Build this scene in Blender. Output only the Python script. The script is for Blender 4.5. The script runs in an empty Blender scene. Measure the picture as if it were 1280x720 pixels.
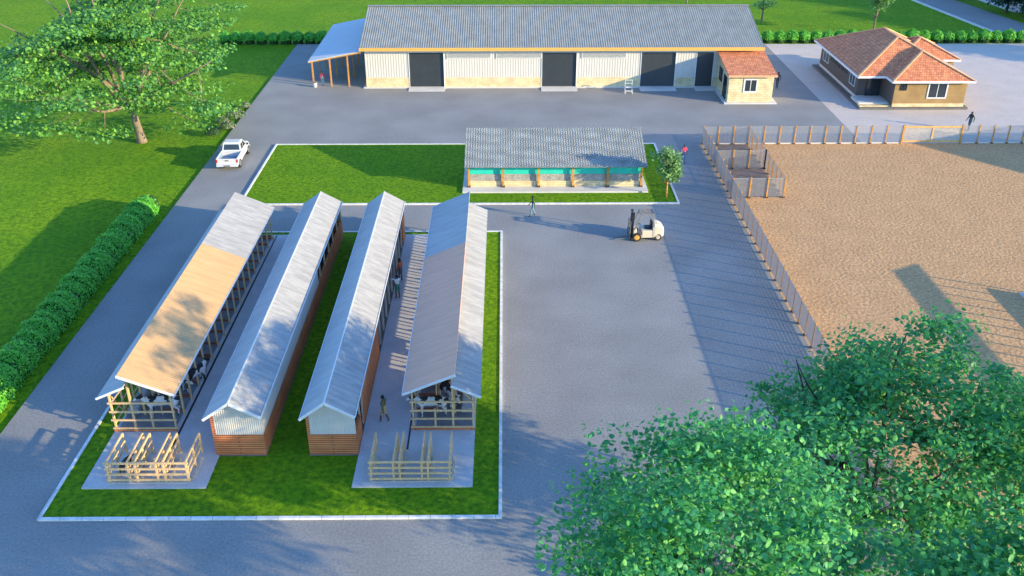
import bpy, bmesh, math, random
import numpy as np
from mathutils import Vector, Matrix
R_ = math.radians
random.seed(7); rng = np.random.default_rng(7)
C = bpy.context.scene.collection
scene = bpy.context.scene

# ------------------------------------------------------------------ camera
TH, PSI, HC, FPX = R_(28.5), R_(0.45), 30.0, 1174.0
Fv = Vector((math.sin(PSI)*math.cos(TH), math.cos(PSI)*math.cos(TH), -math.sin(TH)))
Rv = Vector((math.cos(PSI), -math.sin(PSI), 0)); Uv = Rv.cross(Fv)
cam = bpy.data.cameras.new('camera'); co = bpy.data.objects.new('camera', cam); C.objects.link(co)
cam.sensor_width = 36; cam.lens = 36*FPX/1280; cam.clip_end = 6000; cam.clip_start = .5
m3 = Matrix((Rv, Uv, -Fv)).transposed(); co.matrix_world = Matrix.Translation((0, 0, HC)) @ m3.to_4x4()
scene.camera = co
# ------------------------------------------------------------------ light
SUN_EL = R_(13.2); sx, sy = 0.921, -0.389
w = bpy.data.worlds.new('World'); scene.world = w; w.use_nodes = True
nt = w.node_tree; bg = nt.nodes['Background']; sky = nt.nodes.new('ShaderNodeTexSky')
sky.sky_type = 'NISHITA'; sky.sun_disc = False; sky.sun_elevation = R_(13.2)
sky.sun_rotation = math.atan2(sx, sy)
sky.air_density = 1.0; sky.dust_density = .3; sky.ozone_density = 2.2
tint = nt.nodes.new('ShaderNodeMix'); tint.data_type = 'RGBA'; tint.blend_type = 'MULTIPLY'; tint.inputs[0].default_value = 1
tint.inputs[7].default_value = (.68, .92, 1.22, 1); nt.links.new(sky.outputs[0], tint.inputs[6])
nt.links.new(tint.outputs[2], bg.inputs[0]); bg.inputs[1].default_value = 0.15
sl = bpy.data.lights.new('sun', 'SUN'); sl.energy = 3.2; sl.angle = R_(.5); sl.color = (1.0, .80, .44)
so = bpy.data.objects.new('sun', sl); C.objects.link(so)
sd = Vector((sx*math.cos(SUN_EL), sy*math.cos(SUN_EL), math.sin(SUN_EL)))
so.rotation_euler = (-sd).to_track_quat('-Z', 'Y').to_euler(); so.location = sd*200
scene.view_settings.view_transform = 'Standard'; scene.view_settings.look = 'None'
scene.view_settings.gamma = 1; scene.view_settings.exposure = 1.6
scene.cycles.max_bounces = 6; scene.cycles.diffuse_bounces = 3; scene.cycles.transmission_bounces = 4
scene.cycles.transparent_max_bounces = 8; scene.cycles.use_denoising = True

# ------------------------------------------------------------------ materials
def newmat(name):
    m = bpy.data.materials.new(name); m.use_nodes = True
    n = m.node_tree; b = n.nodes['Principled BSDF']; return m, n, b, n.nodes.new, n.links.new
def M(name, col, rough=.7, var=.12, scale=2.0, bump=0.0, bscale=40, col2=None, metal=0, spec=.4, detail=5, fine=0.0, uv=False, stretch=None):
    m, n, b, N, L = newmat(name)
    tc = N('ShaderNodeTexCoord'); src = tc.outputs['UV' if uv else 'Object']
    if stretch:
        mp = N('ShaderNodeMapping'); mp.inputs['Scale'].default_value = stretch; L(src, mp.inputs[0]); src = mp.outputs[0]
    nz = N('ShaderNodeTexNoise'); nz.inputs['Scale'].default_value = scale; nz.inputs['Detail'].default_value = detail
    L(src, nz.inputs[0])
    mr = N('ShaderNodeMapRange'); mr.inputs[1].default_value = .35; mr.inputs[2].default_value = .65; L(nz.outputs[0], mr.inputs[0])
    mx = N('ShaderNodeMix'); mx.data_type = 'RGBA'; L(mr.outputs[0], mx.inputs[0])
    c2 = col2 or tuple(c*(1-var) for c in col)
    mx.inputs[6].default_value = (*c2, 1); mx.inputs[7].default_value = (*col, 1); out = mx.outputs[2]
    if fine:
        n2 = N('ShaderNodeTexNoise'); n2.inputs['Scale'].default_value = bscale; n2.inputs['Detail'].default_value = 3; L(src, n2.inputs[0])
        m2 = N('ShaderNodeMapRange'); m2.inputs[1].default_value = .3; m2.inputs[2].default_value = .7
        m2.inputs[3].default_value = 1-fine; m2.inputs[4].default_value = 1+fine; L(n2.outputs[0], m2.inputs[0])
        mm = N('ShaderNodeVectorMath'); mm.operation = 'SCALE'; L(out, mm.inputs[0]); L(m2.outputs[0], mm.inputs[3]); out = mm.outputs[0]
    L(out, b.inputs['Base Color'])
    b.inputs['Roughness'].default_value = rough; b.inputs['Metallic'].default_value = metal
    b.inputs['Specular IOR Level'].default_value = spec
    if bump:
        n3 = N('ShaderNodeTexNoise'); n3.inputs['Scale'].default_value = bscale; n3.inputs['Detail'].default_value = 4; L(src, n3.inputs[0])
        bp = N('ShaderNodeBump'); bp.inputs['Strength'].default_value = 1; bp.inputs['Distance'].default_value = bump
        L(n3.outputs[0], bp.inputs['Height']); L(bp.outputs[0], b.inputs['Normal'])
    return m
def bricks(name, c1, c2, mortar, bw, bh, ms=.012, rough=.85, bump=.01, offset=.5, varscale=1.0, bias=0.0):
    m, n, b, N, L = newmat(name)
    tc = N('ShaderNodeTexCoord'); br = N('ShaderNodeTexBrick'); L(tc.outputs['UV'], br.inputs[0])
    br.inputs['Color1'].default_value = (*c1, 1); br.inputs['Color2'].default_value = (*c2, 1); br.inputs['Mortar'].default_value = (*mortar, 1)
    br.inputs['Scale'].default_value = 1; br.inputs['Brick Width'].default_value = bw; br.inputs['Row Height'].default_value = bh
    br.inputs['Mortar Size'].default_value = ms; br.offset = offset; br.inputs['Bias'].default_value = bias
    nz = N('ShaderNodeTexNoise'); nz.inputs['Scale'].default_value = varscale; nz.inputs['Detail'].default_value = 6; L(tc.outputs['Object'], nz.inputs[0])
    mr = N('ShaderNodeMapRange'); mr.inputs[1].default_value = .3; mr.inputs[2].default_value = .7; mr.inputs[3].default_value = .8; mr.inputs[4].default_value = 1.12; L(nz.outputs[0], mr.inputs[0])
    mm = N('ShaderNodeVectorMath'); mm.operation = 'SCALE'; L(br.outputs[0], mm.inputs[0]); L(mr.outputs[0], mm.inputs[3])
    L(mm.outputs[0], b.inputs['Base Color']); b.inputs['Roughness'].default_value = rough; b.inputs['Specular IOR Level'].default_value = .2
    bp = N('ShaderNodeBump'); bp.invert = True; bp.inputs['Distance'].default_value = bump; L(br.outputs['Fac'], bp.inputs['Height']); L(bp.outputs[0], b.inputs['Normal'])
    return m
def leafmat(name, cols, trans=.3):
    m, n, b, N, L = newmat(name)
    g = N('ShaderNodeNewGeometry'); r = N('ShaderNodeValToRGB'); L(g.outputs['Random Per Island'], r.inputs[0])
    el = r.color_ramp.elements; el[0].color = (*cols[0], 1); el[1].color = (*cols[-1], 1)
    for i, c in enumerate(cols[1:-1]):
        e = el.new((i+1)/(len(cols)-1)); e.color = (*c, 1)
    L(r.outputs[0], b.inputs['Base Color']); b.inputs['Roughness'].default_value = .5; b.inputs['Specular IOR Level'].default_value = .35
    t = N('ShaderNodeBsdfTranslucent'); hs = N('ShaderNodeHueSaturation'); hs.inputs['Value'].default_value = 1.5; hs.inputs['Hue'].default_value = .48
    L(r.outputs[0], hs.inputs['Color']); L(hs.outputs[0], t.inputs[0])
    ms = N('ShaderNodeMixShader'); ms.inputs[0].default_value = trans; L(b.outputs[0], ms.inputs[1]); L(t.outputs[0], ms.inputs[2])
    L(ms.outputs[0], n.nodes['Material Output'].inputs[0]); return m
def grassmat(name, a, b_, c, patch=None):
    m, n, b, N, L = newmat(name)
    tc = N('ShaderNodeTexCoord')
    n1 = N('ShaderNodeTexNoise'); n1.inputs['Scale'].default_value = .12; n1.inputs['Detail'].default_value = 6; L(tc.outputs['Object'], n1.inputs[0])
    n2 = N('ShaderNodeTexNoise'); n2.inputs['Scale'].default_value = 3.5; n2.inputs['Detail'].default_value = 8; n2.inputs['Roughness'].default_value = .75; L(tc.outputs['Object'], n2.inputs[0])
    r1 = N('ShaderNodeMapRange'); r1.inputs[1].default_value = .38; r1.inputs[2].default_value = .62; L(n1.outputs[0], r1.inputs[0])
    r2 = N('ShaderNodeMapRange'); r2.inputs[1].default_value = .40; r2.inputs[2].default_value = .60; L(n2.outputs[0], r2.inputs[0])
    x1 = N('ShaderNodeMix'); x1.data_type = 'RGBA'; L(r1.outputs[0], x1.inputs[0]); x1.inputs[6].default_value = (*a, 1); x1.inputs[7].default_value = (*b_, 1)
    x2 = N('ShaderNodeMix'); x2.data_type = 'RGBA'; L(r2.outputs[0], x2.inputs[0]); x2.inputs[6].default_value = (*c, 1); L(x1.outputs[2], x2.inputs[7])
    L(x2.outputs[2], b.inputs['Base Color']); b.inputs['Roughness'].default_value = .9; b.inputs['Specular IOR Level'].default_value = .1
    n3 = N('ShaderNodeTexNoise'); n3.inputs['Scale'].default_value = 9; n3.inputs['Detail'].default_value = 6; n3.inputs['Roughness'].default_value = .7; L(tc.outputs['Object'], n3.inputs[0])
    bp = N('ShaderNodeBump'); bp.inputs['Distance'].default_value = .12; bp.inputs['Strength'].default_value = .9; L(n3.outputs[0], bp.inputs['Height']); L(bp.outputs[0], b.inputs['Normal'])
    return m
mt = {}
mt['grass'] = grassmat('grass', (.145, .31, .007), (.22, .37, .009), (.06, .17, .006))
mt['lawn'] = grassmat('plot lawn', (.145, .30, .007), (.20, .35, .008), (.06, .165, .006))
mt['asphalt'] = M('grey yard asphalt', (.29, .285, .277), .9, .17, .22, bump=.009, bscale=8, fine=.16, spec=.2)
mt['road'] = M('road asphalt', (.26, .26, .255), .9, .1, .3, fine=.12, bscale=20, spec=.2)
mt['paving'] = M('pale paving', (.58, .50, .44), .85, .08, .5, fine=.10, bscale=5, spec=.2)
mt['soil'] = M('orange soil', (.57, .335, .165), .95, .10, .5, bump=.05, bscale=4.5, fine=.24, spec=.1)
mt['concrete'] = M('concrete', (.50, .50, .52), .85, .12, .8, fine=.10, bscale=12, spec=.2)
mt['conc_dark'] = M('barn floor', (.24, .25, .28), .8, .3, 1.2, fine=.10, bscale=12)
mt['pale_conc'] = M('pale concrete', (.66, .63, .60), .85, .12, .7, fine=.05, bscale=12)
mt['kerb'] = bricks('kerb stones', (.74, .74, .74), (.68, .68, .67), (.42, .41, .39), 1.0, 7, .018, varscale=2.5, bump=.003)
mt['white'] = M('white kerb paint', (.74, .74, .74), .6, .08, 1.5)
mt['sheet_sun_tone'] = M('white roof sheet sun tone', (.37, .37, .375), .55, .26, 1.6, spec=.4, fine=.09, bscale=9, stretch=(.25, 2.2, 1))  # roof sheet copy, colour darkened for the sunlit slopes
mt['sheet_shade_tone'] = M('pale roof sheet shade tone', (.44, .44, .44), .6, .15, 1.2, spec=.4, stretch=(.3, 2, 1))  # same roof sheet, colour lightened for the slopes in shade
mt['tan_sheet'] = M('tan roof sheet', (.56, .35, .17), .5, .14, 1.1, spec=.35, fine=.04, bscale=12, stretch=(.4, 3, 1))
mt['brown_sheet'] = M('mauve brown roof sheet', (.84, .42, .27), .55, .12, 1.2, stretch=(.4, 3, 1))
mt['wh_roof'] = M('warehouse roof', (.285, .29, .265), .55, .2, 1.3, spec=.4, stretch=(1, .5, 1), fine=.12, bscale=7)
mt['annex_roof'] = M('annex roof', (.55, .58, .62), .5, .06, 1)
mt['wall_sheet'] = M('white wall sheet', (.62, .58, .53), .55, .06, .6)
mt['fascia'] = M('yellow fascia', (.72, .40, .10), .6, .08, 1)
mt['timber'] = M('sawn timber', (.78, .52, .27), .75, .25, 3, stretch=(6, 6, 1))
mt['timber_o'] = M('orange stained timber', (.62, .30, .07), .6, .3, 3)
mt['timber_pale'] = M('pale timber', (.60, .52, .42), .75, .25, 3)
mt['red_beam'] = M('red painted beam', (.30, .09, .05), .7, .25, 3)
mt['shutter'] = M('dark roller shutter', (.035, .04, .045), .45, .15, 2)
mt['stone'] = bricks('cream stone', (.70, .55, .31), (.80, .66, .42), (.52, .42, .25), .55, .24, .014, varscale=1.5)
mt['brick'] = bricks('orange red brick', (.76, .24, .09), (.84, .32, .12), (.32, .09, .045), 2.9, .115, .024, varscale=1.2)
mt['tiles'] = bricks('terracotta tile', (.86, .34, .15), (.60, .20, .10), (.40, .14, .08), .24, .36, .022, bump=.03, varscale=2.2, rough=.7)
mt['ridge'] = M('ridge tile', (.76, .42, .22), .7, .2, 3)
mt['brown_wall'] = bricks('brown house wall', (.36, .23, .105), (.38, .25, .11), (.31, .20, .09), 3, .2, .012, varscale=.8)
mt['dark_wall_and_shade'] = M('dark brown house wall and porch shade', (.12, .10, .09), .8, .1, 1)  # dark wall colour, also painted on the porch side as shade
mt['plinth'] = M('dark plinth', (.16, .15, .14), .8, .2, 2)
mt['glass'] = M('dark glass', (.03, .04, .05), .12, .3, 1, spec=.8)
mt['frosted'] = M('frosted strip window', (.24, .26, .28), .35, .5, 7, spec=.5, col2=(.44, .44, .43))
mt['black'] = M('black metal', (.02, .02, .022), .4, .2, 4)
mt['turq'] = M('turquoise liner', (.03, .62, .50), .5, .12, 2)
mt['rubber'] = M('rubber', (.025, .025, .027), .8, .2, 5)
mt['rim'] = M('alloy rim', (.45, .45, .46), .35, .2, 4, metal=.6)
mt['car_white'] = M('white car paint', (.60, .60, .60), .25, .03, 1, spec=.6)
mt['cream_paint'] = M('cream forklift paint', (.62, .55, .43), .35, .08, 2, spec=.5)
mt['red_light'] = M('red lamp lens', (.55, .02, .02), .3, .1, 4)
mt['bed'] = M('blue grey bed liner', (.22, .30, .42), .5, .15, 5)
mt['steel'] = M('dull steel', (.30, .29, .28), .5, .3, 4, metal=.5)
mt['wire'] = M('galvanised wire', (.34, .35, .37), .5, .1, 4, spec=.4)
mt['foot'] = M('dark footing', (.07, .06, .055), .85, .3, 5)
mt['bark'] = M('bark', (.26, .20, .15), .9, .4, 3, bump=.03, bscale=14, stretch=(1, 1, .3))
mt['bark_dark'] = M('dark bark', (.10, .085, .07), .9, .4, 3, bump=.02, bscale=14)
mt['leaf_near'] = leafmat('near leaves', [(.035, .22, .095), (.055, .29, .115), (.08, .35, .095), (.16, .47, .10)], .34)
mt['leaf_big'] = leafmat('big tree leaves', [(.05, .19, .06), (.08, .26, .06), (.13, .33, .05), (.21, .42, .06)], .28)
mt['leaf_young'] = leafmat('young leaves', [(.10, .22, .08), (.17, .33, .12), (.22, .42, .12)], .3)
mt['leaf_hedge'] = leafmat('hedge leaves', [(.07, .34, .05), (.11, .44, .05), (.18, .55, .05)], .25)
mt['leaf_dark'] = leafmat('dark leaves', [(.015, .05, .025), (.03, .08, .035), (.05, .12, .05)], .2)
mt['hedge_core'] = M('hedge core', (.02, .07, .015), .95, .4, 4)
mt['petal'] = leafmat('pale flowers', [(.45, .3, .32), (.10, .2, .08), (.07, .15, .06), (.16, .24, .12)], .2)

# ------------------------------------------------------------------ mesh building
class MB:
    def __init__(s): s.v = []; s.f = []; s.m = []
    def add(s, vs, fs, m=0):
        o = len(s.v); s.v += [tuple(p) for p in vs]; s.f += [tuple(o+i for i in f) for f in fs]; s.m += [m]*len(fs); return s
    def box(s, x0, x1, y0, y1, z0, z1, m=0, bev=0):
        if bev:
            b = bev
            ps = [(x0+b, y0), (x1-b, y0), (x1, y0+b), (x1, y1-b), (x1-b, y1), (x0+b, y1), (x0, y1-b), (x0, y0+b)]
            pi = [(x0+b, y0+b), (x1-b, y0+b), (x1-b, y0+b), (x1-b, y1-b), (x1-b, y1-b), (x0+b, y1-b), (x0+b, y1-b), (x0+b, y0+b)]
            vs = [(a, c, z0) for a, c in ps]+[(a, c, z1-b) for a, c in ps]+[(a, c, z1) for a, c in pi]
            fs = [tuple(range(7, -1, -1)), tuple(range(16, 24))]
            for k in range(8):
                j = (k+1) % 8; fs += [(k, j, 8+j, 8+k), (8+k, 8+j, 16+j, 16+k)]
            return s.add(vs, fs, m)
        return s.add([(x0, y0, z0), (x1, y0, z0), (x1, y1, z0), (x0, y1, z0), (x0, y0, z1), (x1, y0, z1), (x1, y1, z1), (x0, y1, z1)],
                     [(0, 3, 2, 1), (4, 5, 6, 7), (0, 1, 5, 4), (1, 2, 6, 5), (2, 3, 7, 6), (3, 0, 4, 7)], m)
    def bar(s, p, q, w, h=None, m=0):
        p, q = Vector(p), Vector(q); d = (q-p).normalized(); h = h or w
        up = Vector((0, 0, 1)) if abs(d.z) < .95 else Vector((0, 1, 0))
        a = d.cross(up).normalized(); b = a.cross(d)
        vs = [c+a*i*w/2+b*j*h/2 for c in (p, q) for i, j in ((-1, -1), (1, -1), (1, 1), (-1, 1))]
        return s.add(vs, [(0, 3, 2, 1), (4, 5, 6, 7), (0, 1, 5, 4), (1, 2, 6, 5), (2, 3, 7, 6), (3, 0, 4, 7)], m)
    def tube(s, pts, rad, n=6, m=0, cap=True):
        pts = [Vector(p) for p in pts]; o = len(s.v); ref = None
        for i, p in enumerate(pts):
            d = (pts[min(i+1, len(pts)-1)]-pts[max(i-1, 0)]).normalized()
            if ref is None: ref = d.orthogonal().normalized()
            ref = (ref-d*ref.dot(d)).normalized(); b = d.cross(ref); r = rad[i] if hasattr(rad, '__len__') else rad
            for k in range(n):
                t = 2*math.pi*k/n; s.v.append(tuple(p+ref*math.cos(t)*r+b*math.sin(t)*r))
        for i in range(len(pts)-1):
            for k in range(n):
                j = (k+1) % n; s.f.append((o+i*n+k, o+i*n+j, o+(i+1)*n+j, o+(i+1)*n+k)); s.m.append(m)
        if cap:
            s.f.append(tuple(o+k for k in range(n-1, -1, -1))); s.f.append(tuple(o+(len(pts)-1)*n+k for k in range(n))); s.m += [m, m]
        return s
    def prism(s, poly, axis, a0, a1, m=0):    # poly of 2-D points extruded along axis
        def P(u, v, a): return {'x': (a, u, v), 'y': (u, a, v), 'z': (u, v, a)}[axis]
        n = len(poly); vs = [P(u, v, a0) for u, v in poly]+[P(u, v, a1) for u, v in poly]
        fs = [tuple(range(n)), tuple(range(2*n-1, n-1, -1))]+[(i, i+n, (i+1) % n+n, (i+1) % n) for i in range(n)]
        return s.add(vs, fs, m)
    def corr(s, p0, p1, q0, q1, pitch, amp, th=.04, m=0, seg=6):
        p0, p1, q0, q1 = map(Vector, (p0, p1, q0, q1)); n = max(2, int((p1-p0).length/pitch*seg))
        up = (p1-p0).cross(q0-p0).normalized()
        if up.z < 0 or (abs(up.z) < 1e-4 and up.y > 0): up = -up
        vs = []
        for i in range(n+1):
            t = i/n; h = amp*math.sin(2*math.pi*i/seg); P = p0.lerp(p1, t); Q = q0.lerp(q1, t)
            vs += [P+up*h, Q+up*h, P+up*(h-th), Q+up*(h-th)]
        fs = []
        for i in range(n):
            a = 4*i; b = a+4; fs += [(a, b, b+1, a+1), (a+2, a+3, b+3, b+2), (a, a+2, b+2, b), (a+1, b+1, b+3, a+3)]
        fs += [(0, 1, 3, 2), (4*n, 4*n+2, 4*n+3, 4*n+1)]
        return s.add(vs, fs, m)
    def build(s, name, mats, parent=None, world=False, smooth=False, fix=True):
        me = bpy.data.meshes.new(name); v = s.v
        if world and parent: l = parent.location; v = [(a-l.x, b-l.y, c-l.z) for a, b, c in v]
        me.from_pydata(v, [], s.f)
        if not isinstance(mats, (list, tuple)): mats = [mats]
        for k in mats: me.materials.append(mt[k] if isinstance(k, str) else k)
        me.polygons.foreach_set('material_index', s.m)
        if fix and len(s.f) < 60000:
            bm = bmesh.new(); bm.from_mesh(me); bmesh.ops.recalc_face_normals(bm, faces=bm.faces); bm.to_mesh(me); bm.free()
        me.update(); autouv(me)
        if smooth: me.polygons.foreach_set('use_smooth', [True]*len(me.polygons))
        o = bpy.data.objects.new(name, me); C.objects.link(o)
        if parent: o.parent = parent
        return o
def autouv(me):
    uv = me.uv_layers.new(name='uv').data
    nrm = np.empty(len(me.polygons)*3); me.polygons.foreach_get('normal', nrm); nrm = nrm.reshape(-1, 3)
    tot = np.empty(len(me.polygons), int); me.polygons.foreach_get('loop_total', tot)
    vi = np.empty(len(me.loops), int); me.loops.foreach_get('vertex_index', vi)
    vc = np.empty(len(me.vertices)*3); me.vertices.foreach_get('co', vc); vc = vc.reshape(-1, 3)
    u = np.stack([-nrm[:, 1], nrm[:, 0], np.zeros(len(nrm))], 1); ln = np.linalg.norm(u, axis=1)
    flat = ln < .05; u[flat] = (1, 0, 0); ln[flat] = 1; u /= ln[:, None]; vv = np.cross(nrm, u)
    k = np.repeat(np.arange(len(nrm)), tot); p = vc[vi]
    out = np.stack([(p*u[k]).sum(1), (p*vv[k]).sum(1)], 1); uv.foreach_set('uv', out.ravel())
def tag(o, label=None, cat=None, group=None, kind=None):
    if label: o['label'] = label
    if cat: o['category'] = cat
    if group: o['group'] = group
    if kind: o['kind'] = kind
    return o
def thing(name, label, cat, loc=(0, 0, 0), rz=0, group=None):
    o = bpy.data.objects.new(name, None); C.objects.link(o); o.location = loc; o.rotation_euler = (0, 0, rz)
    o.empty_display_size = .2
    return tag(o, label, cat, group)
def structure(name, mb, m): return tag(mb.build(name, m), kind='structure')
def copy_tree(o, loc, rz=0, label=None, scale=None):
    r = o.copy(); C.objects.link(r); r.location = loc; r.rotation_euler = (0, 0, rz)
    if scale: r.scale = scale
    if label: r['label'] = label
    for ch in list(o.children):
        c = ch.copy(); C.objects.link(c); c.parent = r
        for g in list(ch.children):
            d = g.copy(); C.objects.link(d); d.parent = c
    return r

# ================================================================== SETTING
structure('ground', MB().add([(-1500, -300, -.14), (1500, -300, -.14), (1500, 2500, -.14), (-1500, 2500, -.14)], [(0, 1, 2, 3)]), 'grass')
structure('yard', MB().prism([(-26.2, 4), (18.2, 4), (18.2, 83.3), (33.4, 83.3), (33.4, 121), (-26.6, 121)], 'z', -.5, 0), 'asphalt')
structure('paddock_soil', MB().box(18.2, 110, 4, 83.3, -.5, .004), 'soil')
structure('pen_floor', MB().box(18.6, 22.6, 70.6, 83.1, -.1, .02), M('pen soil with fence shade', (.26, .19, .15), .95, .3, 2, bump=.03, bscale=5))  # darker soil colour carries the shade of the pen fences
structure('paving', MB().box(33.4, 110, 83.3, 120.6, -.5, .004), 'paving')
# far road, oblique, with kerbs
structure('far_road', MB().add([(60.6, 166, -.02), (65.8, 166, -.02), (74, 122.6, -.02), (66.2, 126.2, -.02)], [(0, 1, 2, 3)])
          .add([(66.2, 126.2, -.021), (74, 122.6, -.021), (110, 121, -.021), (110, 127, -.021)], [(0, 1, 2, 3)]), 'road')
structure('far_kerb', MB().prism([(60.3, 166), (60.6, 166), (66.2, 126.2), (65.8, 126.2)], 'z', -.2, .03).prism([(65.8, 126.0), (110, 126), (110, 126.5), (65.8, 126.5)], 'z', -.2, .03), 'pale_conc')
structure('far_yard', MB().prism([(74.6, 139.5), (120, 128), (120, 170), (69.3, 170)], 'z', -.2, -.03), 'annex_roof')
def plot(x0, x1, y0, y1, k=.16):
    structure('kerb', MB().box(x0, x1, y0, y0+k, -.1, .12).box(x0, x1, y1-k, y1, -.1, .12).box(x0, x0+k, y0+k+.002, y1-k-.002, -.1, .12).box(x1-k, x1, y0+k+.002, y1-k-.002, -.1, .12), 'kerb')
    structure('plot_lawn', MB().box(x0+k, x1-k, y0+k, y1-k, -.09, .07), 'lawn')
plot(-21.55, -.2, 32.95, 64.1)
plot(-21.3, 13.98, 69.2, 83.3)
structure('floor_slab', MB().box(-20.34, -14.40, 35.08, 63.4, -.05, .15), 'concrete')
structure('floor_slab', MB().box(-7.41, -1.62, 35.08, 63.4, -.05, .15), 'concrete')
structure('drain_channel', MB().box(-17.02, -16.90, 38.2, 63.3, .1, .155), 'black')
structure('drain_channel', MB().box(-5.05, -4.95, 37.9, 63.3, .1, .155), 'black')

# ================================================================== open timber cattle sheds
def open_shed(mirror, label, roof_front, lab_front, xc):
    # authored for the left shed (high slope to the right); mirror flips x round xc
    fx = (lambda x: 2*xc-x) if mirror else (lambda x: x)
    base = thing('cattle_shed', label, 'barn', (fx(-18.7), 39.6, .15))
    y0, y1 = 39.15, 62.75; ym = 54.35
    def sheet(xa, za, xb, zb, a, b, mat, lab=None, pitch=.13):
        r = MB().corr((fx(xa), a, za), (fx(xa), b, za), (fx(xb), a, zb), (fx(xb), b, zb), pitch, .01).build('roof_sheet', mat, base, world=True)
        if lab: r['label'] = lab
    sheet(-19.42, 3.84, -16.74, 2.68, y0, ym, roof_front, lab_front, .15)
    sheet(-19.42, 3.86, -16.74, 2.70, ym+.01, y1, 'sheet_sun_tone' if not mirror else 'sheet_shade_tone', 'pale grey rear section of the higher roof slope')
    sheet(-19.2, 3.20, -20.68, 2.50, y0, y1-.3, 'sheet_shade_tone' if not mirror else 'sheet_sun_tone', 'narrow lower roof slope')
    MB().bar((fx(-19.44), y0-.02, 3.80), (fx(-16.72), y0-.02, 2.64), .05, .12).bar((fx(-19.18), y0-.02, 3.14), (fx(-20.7), y0-.02, 2.46), .05, .12)\
        .bar((fx(-16.71), y0, 2.64), (fx(-16.71), y1, 2.64), .04, .10).build('fascia', 'white', base, world=True)
    n = 17; ys = [39.62+i*(62.6-39.62)/n for i in range(n+1)]
    for i, y in enumerate(ys):
        MB().bar((fx(-17.15), y, .15), (fx(-17.15), y, 2.76), .09).build('post', 'timber', base, world=True)
        MB().bar((fx(-19.22), y, .15), (fx(-19.22), y, 3.66), .10).build('post', 'timber', base, world=True)
        MB().bar((fx(-20.26), y, .15), (fx(-20.26), y, 2.62), .09).build('post', 'timber', base, world=True)
        if 0 < i:
            MB().bar((fx(-18.3), y, .15), (fx(-18.3), y, 3.26), .07).build('post', 'timber', base, world=True)
            MB().bar((fx(-17.2), y, .42), (fx(-18.3), y, .42), .09, .14).build('divider', 'red_beam', base, world=True)
    for x, z in ((-17.15, 2.70), (-19.22, 3.62), (-20.26, 2.56)):
        MB().bar((fx(x), 39.5, z), (fx(x), 62.7, z), .07, .12).build('beam', 'timber', base, world=True)
    for y in ys[::2]:
        MB().bar((fx(-20.5), y+.06, 2.52), (fx(-19.2), y+.06, 3.08), .05, .09).bar((fx(-19.3), y+.06, 3.72), (fx(-16.85), y+.06, 2.66), .05, .09).build('rafter', 'timber', base, world=True)
    for y in (39.55, 62.66):
        MB().box(*sorted((fx(-20.34), fx(-17.08))), y-.05, y+.05, .15, .30).build('sill_beam', 'brick' if y < 50 else 'red_beam', base, world=True)
        for z in (.34, .86, 1.38, 1.92):
            MB().bar((fx(-20.38), y-.03, z), (fx(-17.02), y-.03, z), .06, .09).build('rail', 'timber', base, world=True)
    MB().bar((fx(-18.3), 39.6, .3), (fx(-18.3), 39.6, 1.45), .09).build('post', 'timber', base, world=True)
    if mirror:
        MB().corr((fx(-20.36), 39.8, 1.45), (fx(-20.36), 62.5, 1.45), (fx(-20.36), 39.8, 2.5), (fx(-20.36), 62.5, 2.5), .13, .01).build('sun_block_sheet', 'sheet_shade_tone', base, world=True)  # unseen sheet added to cut short the sun stripes in the alley
    for z in (.55, 1.1):
        MB().bar((fx(-20.27), 39.6, z), (fx(-20.27), 62.6, z), .05, .08).build('rail', 'timber', base, world=True)
    MB().bar((fx(-20.27), 39.6, 2.5), (fx(-20.27), 41, .3), .06).bar((fx(-19.22), 39.7, 3.1), (fx(-20.2), 39.7, 1.9), .06).build('brace', 'timber', base, world=True)
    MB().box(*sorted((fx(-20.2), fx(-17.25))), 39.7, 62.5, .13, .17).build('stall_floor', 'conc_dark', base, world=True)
    MB().box(*sorted((fx(-20.15), fx(-19.6))), 41, 62, .18, .5).box(*sorted((fx(-20.08), fx(-19.67))), 41.1, 61.9, .5, .52).build('feed_trough', 'concrete', base, world=True)
    return base
open_shed(False, 'open timber cattle shed with tan sheeting on the front of its roof, leftmost of four', 'tan_sheet', 'warm tan corrugated front section of the higher roof slope', 0)
open_shed(True, 'open timber cattle shed with mauve brown front roof sheets, rightmost of four', 'brown_sheet', 'mauve brown ribbed front section of the higher roof slope', (-20.34-1.62)/2)

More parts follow.
